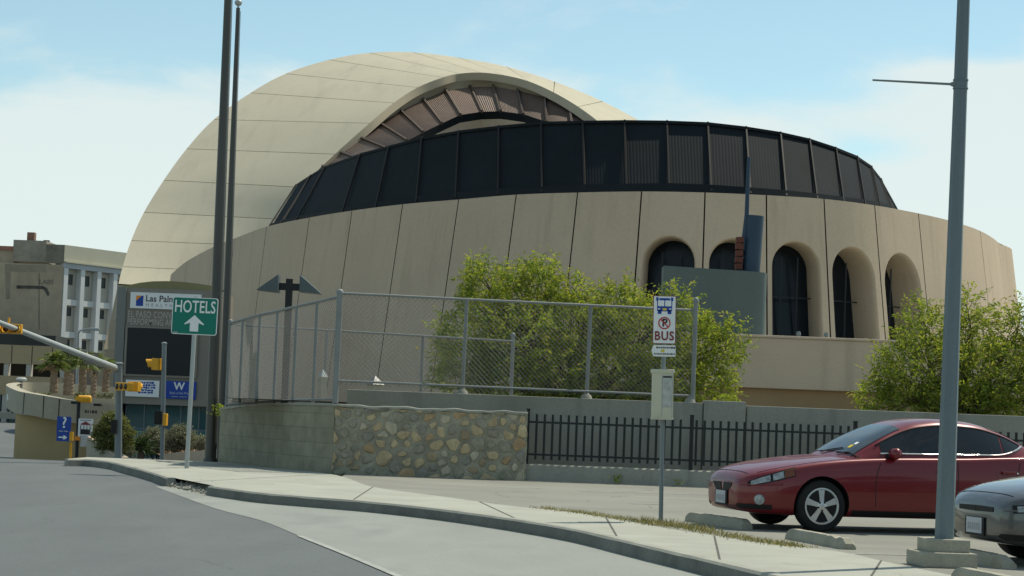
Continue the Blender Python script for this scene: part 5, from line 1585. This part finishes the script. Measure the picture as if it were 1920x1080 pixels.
    mb = MB(); mb.grid([[roof(x, u, .006) for u in [-.88 + 1.76 * k / 10 for k in range(11)]] for x in [3.50 + .68 * k / 10 for k in range(11)]]); mb.build('rear_window', M['screen_glass'], t, local=True, smooth=60)
    low = lambda x: 1.02 + .018 * (x - 1.8) + (max(0, x - 3.45) ** 2) * .45
    hi_ = lambda x: zr(x) - .095
    for sg in (-1, 1):
        for nm, a, b in (('side_window', 1.86, 2.84), ('side_window', 2.92, 3.60), ('quarter_window', 3.625, 3.93)):
            n = 14; rows = []
            for k in range(n + 1):
                x = a + (b - a) * k / n; l, h = low(x), max(low(x) + .004, hi_(x))
                rows.append([cab(x, l + (h - l) * j / 6, sg, .005) for j in range(7)])
            mb = MB(); mb.grid(rows); mb.build(nm, M['car_glass'], t, local=True, smooth=60)
        xm = [1.84 + 2.12 * k / 30 for k in range(31)]
        mb = MB(); mb.tube([cab(x, low(x) - .008, sg, .008) for x in xm], .0125, 6); mb.build('window_moulding', M['chrome'], t, local=True, smooth=60)
        xm = [1.80 + 2.12 * k / 30 for k in range(31)]
        mb = MB(); mb.tube([cab(x, max(low(x), hi_(x) + .008), sg, .006) for x in xm], .009, 5); mb.build('window_surround', M['black_trim'], t, local=True, smooth=60)
        mb = MB(); mb.grid([[cab(2.845 + .07 * i, low(2.88) + (hi_(2.88) - low(2.88)) * j / 4, sg, .0045) for j in range(5)] for i in (0, 1)]); mb.build('door_pillar', M['black_trim'], t, local=True)
        # seams
        for nm, pts in (('door_seam', [(1.74, .34), (1.72, .55), (1.74, .75), (1.80, .90)]), ('door_seam', [(2.88, .30), (2.88, .6), (2.88, .93)]), ('door_seam', [(3.40, .36), (3.55, .62), (3.72, .78), (3.78, .95)])):
            mb = MB(); q = dens([Vector((a, 0, b)) for a, b in pts], 6); mb.tube([side_at(p.x, p.z, sg, .0) for p in q], .005, 5); mb.build(nm, M['black_trim'], t, local=True)
        mb = MB(); mb.grid([[side_at(1.42 + 2.0 * k / 24, z_, sg, .006) for z_ in (.215, .25, .285)] for k in range(25)]); mb.build('sill', M['black_trim'], t, local=True, smooth=50)
        for xh in (2.68, 3.60):
            a = side_at(xh, .80 + .02 * (xh - 2.6), sg, .018); mb = MB(); mb.box(a, (.20, .03, .035)); hd_ = mb.build('door_handle', paint, t, local=True, bevel=.01)
            a = side_at(xh + .13, .80 + .02 * (xh - 2.6), sg, .006); mb = MB(); q = Matrix.Translation(a) @ Matrix.Rotation(R(90), 4, 'X'); mb.lathe([(.012, -.005), (.012, .005)], 10, q); mb.build('lock', M['chrome'], hd_, local=True)
        # mirror
        c = cab(1.98, 1.02, sg, .13); mb = MB()
        prof = [(.01, -.115), (.06, -.10), (.085, -.04), (.088, .03), (.075, .09), (.01, .11)]
        mt = Matrix.Translation(c) @ Matrix.Rotation(R(90), 4, 'X') @ Matrix.Diagonal((.8, .85, 1, 1))
        mb.lathe(prof, 14, mt); mr_ = mb.build('wing_mirror', paint, t, local=True, smooth=60)
        mb = MB(); mb.beam(c, cab(1.93, .98, sg, .0), .05, .05); mb.build('mirror_arm', M['black_trim'], mr_, local=True)
        # lamps on the front corner
        if style == 'swept':
            lo_ = lambda x: .555 + .135 * (x - .10) / .52; hi2 = lambda x: .60 + .195 * max(0, (x - .10) / .52) ** .75
            x0, x1, xa = .085, .64, .50
        else:
            lo_ = lambda x: .545 + .05 * (x - .10) / .4; hi2 = lambda x: .615 + .055 * ((x - .10) / .4)
            x0, x1, xa = .07, .46, .34
        def patch(a, b, nm, m, pr, off=.006, ins=0.0):
            mb = MB(); rows = []
            for k in range(13):
                x = a + (b - a) * k / 12; l, h = lo_(x) + ins, hi2(x) - ins
                rows.append([side_at(x, l + (h - l) * j / 5, sg, off) for j in range(6)])
            mb.grid(rows); return mb.build(nm, m, pr, local=True, smooth=60)
        hl = patch(x0, x1, 'headlamp', M['black_trim'], t, .004, -.006)
        patch(x0 + .03, x0 + .24, 'lens', M['headlamp'], hl, .008, .006)
        patch(x0 + .27, xa - .01, 'lens', M['headlamp'], hl, .008, .008)
        patch(xa, x1 - .01, 'indicator', M['amber'], hl, .008, .006)
        a = side_at(.20, .385, sg, .010); n_ = (side_at(.20, .385, sg, .05) - a).normalized()
        mb = MB(); mb.lathe([(.068, -.012), (.064, .008), (.03, .018), (.004, .02)], 18, Matrix.Translation(a) @ n_.to_track_quat('Z', 'Y').to_matrix().to_4x4()); mb.build('fog_lamp', M['headlamp'], t, local=True, smooth=50)
        mb = MB(); mb.tube([side_at(x, .560 + .05 * x, sg, -.004) for x in [.02 + .46 * (k / 16) ** 1.5 for k in range(17)]], .012, 6); mb.build('bumper_ledge', paint, t, local=True, smooth=60)
        # grille half
        mb = MB(); gx = -.008
        if style == 'swept': poly = [(.025, .455), (.19, .465), (.30, .53), (.33, .575), (.05, .575)]
        else: poly = [(.005, .53), (.36, .535), (.36, .585), (.005, .59)]
        mb.prism([Vector((gx, sg * y, z)) for y, z in poly], (.02, 0, 0)); mb.build('grille', M['black_trim'], t, local=True)
        mb = MB(); rows = []
        for k in range(13):
            x = .012 + .34 * (k / 12) ** 2; rows.append([side_at(x, z_, sg, .005) for z_ in (.262, .29, .325)])
        mb.grid(rows); mb.build('lower_intake', M['black_trim'], t, local=True, smooth=60)
        # wheels
        for xw in (1.0, 3.81):
            q = Matrix.Translation((xw, sg * .80, .328)) @ Matrix.Rotation(R(90 if sg < 0 else -90), 4, 'X')
            mb = MB(); mb.lathe([(.02, .055), (.17, .055), (.19, .06)], 30, q); wd = mb.build('wheel', M['black_trim'], t, local=True)
            mb = MB(); mb.lathe([(.232, .088), (.25, .105), (.30, .105), (.322, .085), (.328, .04), (.328, -.04), (.322, -.085), (.30, -.105), (.24, -.105), (.228, -.09)], 44, q); mb.build('tyre', M['tyre'], wd, local=True, smooth=40)
            mb = MB()
            n = 44; ringp = [(.236, .082), (.232, .098), (.214, .100), (.198, .080), (.196, .056)]
            mb.grid([[q @ Vector((r_ * math.cos(2 * math.pi * k / n), r_ * math.sin(2 * math.pi * k / n), z_)) for r_, z_ in ringp] for k in range(n + 1)])
            for k in range(5):
                an = R(90 + 72 * k + 2); c_, s_ = math.cos(an), math.sin(an)
                def sp(r_, w_, z_): return [q @ Vector((r_ * c_ - w_ * s_, r_ * s_ + w_ * c_, z_)), q @ Vector((r_ * c_ + w_ * s_, r_ * s_ - w_ * c_, z_))]
                a0, a1 = sp(.03, .026, .100), sp(.12, .031, .094); a2 = sp(.204, .043, .090)
                b0, b1, b2 = sp(.03, .034, .060), sp(.12, .040, .058), sp(.204, .054, .058)
                mb.grid([[b0[0], a0[0], a0[1], b0[1]], [b1[0], a1[0], a1[1], b1[1]], [b2[0], a2[0], a2[1], b2[1]]])
            mb.lathe([(.062, .056), (.060, .098), (.04, .106), (.005, .108)], 20, q)
            mb.build('rim', M['alloy'], wd, local=True, smooth=35)
            mb = MB()
            for k in range(5):
                an = R(126 + 72 * k); mb.lathe([(.012, .085), (.010, .101)], 8, q @ Matrix.Translation((.052 * math.cos(an), .052 * math.sin(an), .012)))
            mb.build('wheel_bolts', M['black_trim'], wd, local=True)
    mb = MB(); mb.box((-.022, 0.0, .385), (.012, .32, .16)); pl_ = mb.build('number_plate', M['plate'], t, local=True)
    mb = MB(); rq = random.Random(3)
    for k in range(6): mb.box((-.0295, -.115 + k * .046, .375), (.003, .026, .07))
    mb.build('plate_marks', M['sign_grey'], pl_, local=True)
    mb = MB(); mb.box((-.010, 0, .375), (.02, .40, .19)); mb.build('plate_holder', M['black_trim'], t, local=True)
    for y, w, h, m in ((-.44, .075, .05, M['sign_white']), (-.42, .085, .06, M['yellow'])):
        x = 1.66 if m is M['sign_white'] else 1.585
        p0 = roof(x, y / .68, .0095); p1 = roof(x + h, y / .68, .0095); p2 = roof(x + h, (y + w) / .68, .0095); p3 = roof(x, (y + w) / .68, .0095)
        mb = MB(); mb.add([p0, p1, p2, p3], [(0, 1, 2, 3)]); mb.build('sticker', m, ws, local=True)
    # bonnet edge line
    for sg in (-1, 1):
        mb = MB(); mb.tube([side_at(x, f(XS, ZS, x) + .40 * (f(XC, ZC, x) - f(XS, ZS, x)), sg, 0) for x in [.20 + 1.2 * k / 24 for k in range(25)]], .004, 5); mb.build('bonnet_seam', M['black_trim'], t, local=True)
    mb = MB(); mb.tube([B(.10 + .02 * abs(v) ** 2, 11 - abs(v) * 2.6, -1 if v < 0 else 1) + Vector((0, 0, .001)) for v in [-1 + k / 12 for k in range(25)]], .004, 5); mb.build('bonnet_front_seam', M['black_trim'], t, local=True)
    if style == 'swept':
        mb = MB(); mb.tube([roof(2.6, -1 + .001, .0) + Vector((0, 0, 0)), roof(2.6, -.98, .001)], .002, 4)
        for y in (-.25, .25):
            pass
    for k, y in enumerate((-.30, .22)):
        mb = MB(); mb.tube([roof(1.46, y / .7, .015), roof(1.52, (y - .25) / .7, .016), roof(1.56, (y - .5) / .7, .016)], .008, 5); mb.build('wiper', M['black_trim'], t, local=True)
    return t
Rz = Matrix.Rotation(CAR_PSI, 3, 'Z')
wpos = gp(1540, 998)
nose = wpos - Rz @ Vector((1.0, -.90, 0)); nose.z = 0
build_car('parked_car', 'dark red sedan with five spoke alloy wheels parked behind the light pole', nose, CAR_PSI, M['paint_red'], 'swept')
n2 = at(1830, 990, 21.6); n2.z = 0
build_car('parked_car', 'charcoal sedan with only its nose in view at the lower right corner', n2, CAR_PSI, M['paint_dark'], 'plain')
def wheel_stop(a, b, seed, label, broken=0):
    rnd = random.Random(seed)
    a, b = Vector(a), Vector(b); a.z = b.z = 0
    t = thing('wheel_stop', label, 'wheel stop', tuple((a + b) / 2), 'concrete wheel stops at the parking bays')
    d = (b - a).normalized(); s = Vector((-d.y, d.x, 0)); n = 26; L_ = (b - a).length
    mb = MB(); rows = []
    for k in range(n + 1):
        f = k / n; p = a.lerp(b, f)
        e = min(f, 1 - f) * L_
        hgt = .125 * min(1, .72 + e * 3.5) - (rnd.uniform(.0, .03) if broken and f > .72 else rnd.uniform(0, .004))
        j = (rnd.uniform(-.02, .02) if broken and f > .72 else 0)
        rows.append([p + s * (-.085) + Vector((0, 0, -.01)), p + s * (-.075 + j) + Vector((0, 0, hgt * .6)), p + s * (-.05 + j) + Vector((0, 0, hgt)), p + s * (.05) + Vector((0, 0, hgt - abs(j) * .3)), p + s * .078 + Vector((0, 0, hgt * .55)), p + s * .085 + Vector((0, 0, -.01))])
    mb.grid(rows); mb.add(rows[0], [tuple(range(6))]); mb.add(rows[-1], [tuple(range(6))])
    mb.build('concrete_bar', M['concrete_base'], t, smooth=30)
wheel_stop(gp(1294, 977), gp(1400, 992), 1, 'concrete wheel stop in front of the red car, farthest of the row')
wheel_stop(gp(1484, 1010), gp(1592, 1030), 2, 'concrete wheel stop with a chipped crumbling end beside the red car wheel', 1)
wheel_stop(gp(1800, 1048), gp(1892, 1066), 3, 'shaded concrete wheel stop half hidden behind the light pole base', 1)
wheel_stop(gp(1798, 1088), gp(1935, 1116), 4, 'concrete wheel stop cut off by the lower right corner')
# ================================================================== TREES AND SHRUBS
LEAF = [leaf_mat('leaf_mid', (.175, .235, .040), .5), leaf_mat('leaf_light', (.26, .30, .06), .5), leaf_mat('leaf_dark', (.115, .17, .035), .45), leaf_mat('leaf_tip', (.28, .25, .08), .4)]
BARK = mat('bark', (.11, .085, .06), .95, .2, 4)
def leafq(mb, p, d, ln, w, rnd, mi):
    d = d.normalized()
    s = d.cross(Vector((rnd.gauss(0, 1), rnd.gauss(0, 1), rnd.gauss(0, 1))))
    if s.length < 1e-3: return
    s.normalize(); s *= w / 2
    m_ = p + d * ln * .45 + Vector((0, 0, ln * .04)); t = p + d * ln - Vector((0, 0, ln * .12))
    mb.add([p, m_ + s, t, m_ - s], [(0, 1, 2, 3)], mi)
def tree(name, label, base, lobes, n_tw, seed, leaf=.11, stems=4, group=None, cat='tree', lpt=13, trunk_r=.09, mats=LEAF, wts=(5, 5, 2, 1), twig_len=.32, sprig=0.06):
    rnd = random.Random(seed)
    base = Vector(base)
    t = thing(name, label, cat, tuple(base), group)
    tr, cr = MB(), MB()
    # limbs
    limb_pts = []
    trunk_top = [base + Vector((rnd.uniform(-.25, .25), rnd.uniform(-.2, .2), .15)) for _ in range(stems)]
    for k, (c, r) in enumerate(lobes):
        c = Vector(c); s = trunk_top[k % stems]
        mid = s.lerp(c, .5) + Vector((rnd.gauss(0, .12), rnd.gauss(0, .12), .1))
        pts = [base + (s - base) * .1, s, s.lerp(mid, .6), mid, mid.lerp(c, .6) + Vector((rnd.gauss(0, .08), rnd.gauss(0, .08), 0)), c]
        tr.tube(pts, [trunk_r, trunk_r * .8, trunk_r * .6, trunk_r * .45, trunk_r * .3, trunk_r * .14], 6)
        limb_pts.append((mid, c, r))
    vol = [r[0] * r[1] * r[2] for c, r in lobes]
    sv = sum(v ** .7 for v in vol)
    for (c, r), v, (mid, cc, _) in zip(lobes, vol, limb_pts):
        c = Vector(c)
        n = int(n_tw * v ** .7 / sv)
        for i in range(n):
            while True:
                q = Vector((rnd.uniform(-1, 1), rnd.uniform(-1, 1), rnd.uniform(-1, 1)))
                if .05 < q.length < 1: break
            rad = q.length ** .45
            q = q.normalized()
            if rnd.random() < sprig: rad *= rnd.uniform(1.05, 1.35)
            p = c + Vector((q.x * r[0], q.y * r[1], q.z * r[2])) * rad
            out = (p - c).normalized() * .7 + Vector((rnd.gauss(0, .45), rnd.gauss(0, .45), .35 + rnd.gauss(0, .4)))
            out.normalize()
            L_ = twig_len * rnd.uniform(.6, 1.35)
            if i % 14 == 0: tr.tube([mid.lerp(c, rnd.random()), p, p + out * L_], [.016, .007, .003], 4, cap=False)
            elif i % 3 == 0: tr.tube([p - out * L_ * .4, p + out * L_], [.006, .0025], 3, cap=False)
            base_mi = rnd.choices((0, 1, 2), wts[:3])[0]
            for k in range(lpt):
                f = k / (lpt - 1)
                pp_ = p + out * L_ * f + Vector((rnd.gauss(0, .03), rnd.gauss(0, .03), rnd.gauss(0, .03)))
                dr = out * .5 + Vector((rnd.gauss(0, .7), rnd.gauss(0, .7), rnd.gauss(-.15, .5)))
                mi = base_mi if rnd.random() < .7 else rnd.choice((0, 1, 2))
                if f > .7 and rnd.random() < .28 and q.z > -.2: mi = 3
                leafq(cr, pp_, dr, leaf * rnd.uniform(.6, 1.25), leaf * .30 * rnd.uniform(.8, 1.3), rnd, mi)
    tr.build('trunk', BARK, t, smooth=60, recalc=False)
    cr.build('crown', mats, t, recalc=False)
    return t
def lob(px, py, d, rx, ry=None, dy=None):
    k = d / FPX
    ry = ry or rx
    return (at(px, py + 4, d), (rx * k * .90, (dy or rx) * k * .9, ry * k * .86))
D1 = 51.5
L1 = [lob(930, 565, D1, 72, 66), lob(905, 525, D1, 38, 42), lob(990, 550, D1 + .4, 70, 62), lob(1015, 512, D1, 36, 40), lob(890, 640, D1 - .3, 82, 78), lob(980, 640, D1 - .8, 88, 80), lob(1065, 610, D1, 78, 70), lob(1080, 560, D1 + .5, 38, 42), lob(1140, 595, D1 + .3, 66, 62), lob(1165, 560, D1, 34, 40), lob(1200, 630, D1 - .4, 82, 78), lob(1282, 640, D1, 72, 72), lob(1268, 575, D1 - .3, 34, 48), lob(1330, 665, D1 + .2, 58, 62), lob(1372, 640, D1, 26, 40), lob(870, 700, D1, 62, 60), lob(960, 715, D1 - .6, 85, 62), lob(1060, 700, D1 - .6, 85, 70), lob(1150, 705, D1 - .6, 85, 66), lob(1240, 710, D1 - .5, 80, 62), lob(1315, 725, D1 - .2, 60, 46)]
tree('bushy_tree', 'wide light green bushy tree behind the chain link fence', at(1085, 790, D1) * 1.0, L1, 4500, 21, leaf=.125, stems=6, lpt=12)
D2 = 50
L2 = [lob(1742, 632, D2, 66, 60), lob(1722, 585, D2 + .3, 26, 30), lob(1686, 698, D2 - .3, 64, 62), lob(1740, 690, D2 - .5, 90, 72), lob(1820, 640, D2 + .3, 62, 60), lob(1815, 580, D2, 40, 36), lob(1845, 700, D2 - .3, 76, 72), lob(1900, 625, D2 + .4, 58, 56), lob(1912, 590, D2, 34, 30), lob(1918, 700, D2, 70, 70), lob(1645, 742, D2, 44, 40), lob(1700, 745, D2 - .4, 75, 46), lob(1800, 748, D2 - .3, 85, 42), lob(1890, 755, D2 - .2, 80, 46), lob(1980, 660, D2, 75, 75), lob(1990, 740, D2, 75, 55)]
tree('bushy_tree', 'airy light green tree behind the tall light pole at the right edge', at(1800, 800, D2), L2, 2500, 33, leaf=.122, stems=5, lpt=11, sprig=.09)
# shrubs at the left corner
GREY = [leaf_mat('sage_mid', (.21, .22, .16), .15), leaf_mat('sage_light', (.28, .29, .22), .15), leaf_mat('sage_dark', (.13, .145, .10), .15), leaf_mat('sage_tip', (.25, .26, .19), .15)]
GRN = [leaf_mat('shrub_mid', (.125, .145, .05), .25), leaf_mat('shrub_light', (.17, .185, .07), .25), leaf_mat('shrub_dark', (.08, .10, .035), .2), leaf_mat('shrub_tip', (.17, .18, .06), .2)]
DKG = [leaf_mat('yucca_a', (.04, .07, .025), .15), leaf_mat('yucca_b', (.06, .09, .03), .15), leaf_mat('yucca_c', (.025, .045, .018), .1), leaf_mat('yucca_d', (.05, .07, .03), .1)]
def shrub(name, label, px, py, d, rx, ry, n, seed, mats, leaf=.09, group=None):
    b = at(px, py + ry + 6, d); b.z = g(d) - .1
    k = .55
    lobes = [lob(px, py, d, rx * .85, ry * .85), lob(px - rx * .45, py + ry * .25, d, rx * k, ry * .65), lob(px + rx * .45, py + ry * .2, d - .1, rx * k, ry * .65), lob(px, py - ry * .35, d, rx * .5, ry * .55)]
    return tree(name, label, b, lobes, n, seed, leaf, 3, group, 'shrub', 11, .03, mats, twig_len=.16, sprig=.02)
shrub('shrub', 'feathery olive green bush behind the traffic signal pole', 213, 808, 62.8, 36, 40, 900, 41, GRN, .10)
shrub('sage_shrub', 'rounded grey green sage bush behind the slim signal post', 292, 826, 68.5, 36, 28, 800, 42, GREY, .08, 'grey sage bushes by the teal lobby glass')
shrub('sage_shrub', 'domed grey green sage bush just left of the HOTELS sign post', 340, 819, 67.5, 28, 25, 650, 43, GREY, .08, 'grey sage bushes by the teal lobby glass')
shrub('sage_shrub', 'small grey sage bush at the foot of the flagpole', 378, 829, 67, 12, 14, 160, 44, GREY, .07, 'grey sage bushes by the teal lobby glass')
shrub('sage_shrub', 'low pale sage bush between the signal pole and the spiky dark plant', 238, 838, 67, 14, 16, 220, 45, GREY, .07, 'grey sage bushes by the teal lobby glass')
# spiky dark plant
b = at(264, 860, 66.2)
yk = thing('spiky_plant', 'dark green spiky yucca in the corner planter', 'plant', tuple(b))
mb = MB(); ry_ = random.Random(51)
for i in range(170):
    an = ry_.random() * 6.28; el = ry_.uniform(-.05, 1.35); ln = ry_.uniform(.42, .72)
    o_ = b + Vector((ry_.gauss(0, .07), ry_.gauss(0, .07), ry_.uniform(.12, .42)))
    leafq(mb, o_, Vector((math.cos(an) * math.cos(el), math.sin(an) * math.cos(el), math.sin(el))), ln, .045, ry_, ry_.choice((0, 0, 1, 2)))
mb.build('leaves', DKG, yk, recalc=False)
mb = MB(); mb.tube([b - Vector((0, 0, .2)), b + Vector((0, 0, .4))], [.12, .09], 8); mb.build('trunk', BARK, yk)
# palms on the terrace
PALM = [leaf_mat('palm_a', (.10, .14, .035), .25), leaf_mat('palm_b', (.14, .175, .05), .25), leaf_mat('palm_c', (.06, .09, .025), .2), leaf_mat('palm_dry', (.22, .17, .10), .1)]
PTR = mat('palm_trunk', (.20, .15, .105), .95, .3, 6, .2, 20, stretch=(1, 1, 4))
def palm(px, pt, pb, d, r, crown, label, seed):
    rnd = random.Random(seed)
    a, b = at(px - 1.5, pb, d), at(px, pt, d)
    t = thing('palm_tree', label, 'palm tree', tuple(a), 'palms on the curved terrace')
    mb = MB(); n = 12; pts = [a.lerp(b, i / n) for i in range(n + 1)]
    mb.tube(pts, [r * (1.25 - .35 * i / n + (.09 if i % 2 else -.05)) for i in range(n + 1)], 10); mb.build('trunk', PTR, t)
    if crown:
        mb = MB()
        for i in range(crown):
            an = rnd.random() * 6.28; el = rnd.uniform(-.5, 1.2)
            dv = Vector((math.cos(an) * math.cos(el), math.sin(an) * math.cos(el), math.sin(el)))
            ln = rnd.uniform(.35, .62); c = b + dv * ln * .55 + Vector((0, 0, .05))
            mi = rnd.choice((0, 0, 1, 1, 2)) if el > -.3 else 3
            mb.beam(b, c, .02, .015, mi=mi)
            for k in range(12):
                sp = (k - 5.5) / 5.5
                s = dv.cross(Vector((0, 0, 1))); s = s.normalized() if s.length > .1 else Vector((1, 0, 0))
                leafq(mb, c, dv * (1 - abs(sp) * .6) + s * sp + Vector((0, 0, -.15 - rnd.random() * .2)), ln * .75, .045, rnd, mi)
        mb.build('crown', PALM, t, recalc=False)
    else:
        mb = MB()
        for i in range(16):
            an = rnd.random() * 6.28; leafq(mb, b - Vector((0, 0, .05)), Vector((math.cos(an), math.sin(an), rnd.uniform(-.6, 1.2))), .22, .05, rnd, 3)
        mb.build('crown', PALM, t, recalc=False)
palm(102, 684, 738, 76, .125, 34, 'leftmost terrace palm with a full green crown', 61)
palm(127, 676, 741, 78, .12, 30, 'tall terrace palm whose crown rises behind the hanging far signal', 62)
palm(132.5, 702, 742, 75, .11, 0, 'short bare palm stump close against the tall palm trunk', 63)
palm(156, 684, 738, 77, .125, 16, 'terrace palm with a dark crown half hidden by the mast arm', 64)
palm(176, 704, 746, 75, .10, 0, 'thin bare palm trunk right of the dark crowned palm', 65)
palm(199, 690, 735, 79, .115, 10, 'terrace palm just left of the signal pole', 66)
# low planting on the terrace
mb = MB(); rp_ = random.Random(71)
for i in range(500):
    px = rp_.choice((rp_.uniform(60, 95), rp_.uniform(140, 165), rp_.uniform(182, 212)))
    p = at(px, 741 + rp_.uniform(-2, 8), 72.5)
    leafq(mb, p, Vector((rp_.gauss(0, 1), rp_.gauss(0, 1), .8)), .16, .05, rp_, rp_.choice((0, 1, 2)))
tag(mb.build('ground_cover', GREY, recalc=False), 'low grey planting on the terrace', 'ground cover', kind='stuff')
# weeds at the foot of the plinth and behind the coping
def weed(p, h, n, seed, label, mats=LEAF):
    rnd = random.Random(seed); t = thing('weed', label, 'plant', tuple(p))
    mb = MB()
    for i in range(n):
        d = Vector((rnd.gauss(0, .5), rnd.gauss(0, .4), 1)); st = p + Vector((rnd.gauss(0, h * .35), rnd.gauss(0, h * .2), rnd.random() * h * .8))
        leafq(mb, st, d + Vector((rnd.gauss(0, .6), 0, 0)), h * .35, h * .11, rnd, rnd.choice((0, 1, 1, 2)))
    mb.build('leaves', mats, t, recalc=False)
weed(Vector((at(1157, 895, 42.3).x, 42.3, .0)), .20, 60, 81, 'small green weed at the foot of the plinth left of the bus post')
weed(Vector((at(1272, 905, 42.3).x, 42.3, .0)), .16, 40, 82, 'yellowish weed at the foot of the plinth right of the bus post', [LEAF[3], LEAF[1], LEAF[3], LEAF[3]])
weed(Vector((at(414, 770, 49.3).x, 49.3, 1.0)), .32, 90, 83, 'green sprig growing beside the left end of the block wall')
weed(Vector((at(1365, 752, 44.6).x, 44.6, 1.62)), .34, 120, 84, 'leafy sprig peeping over the retaining wall pilaster')
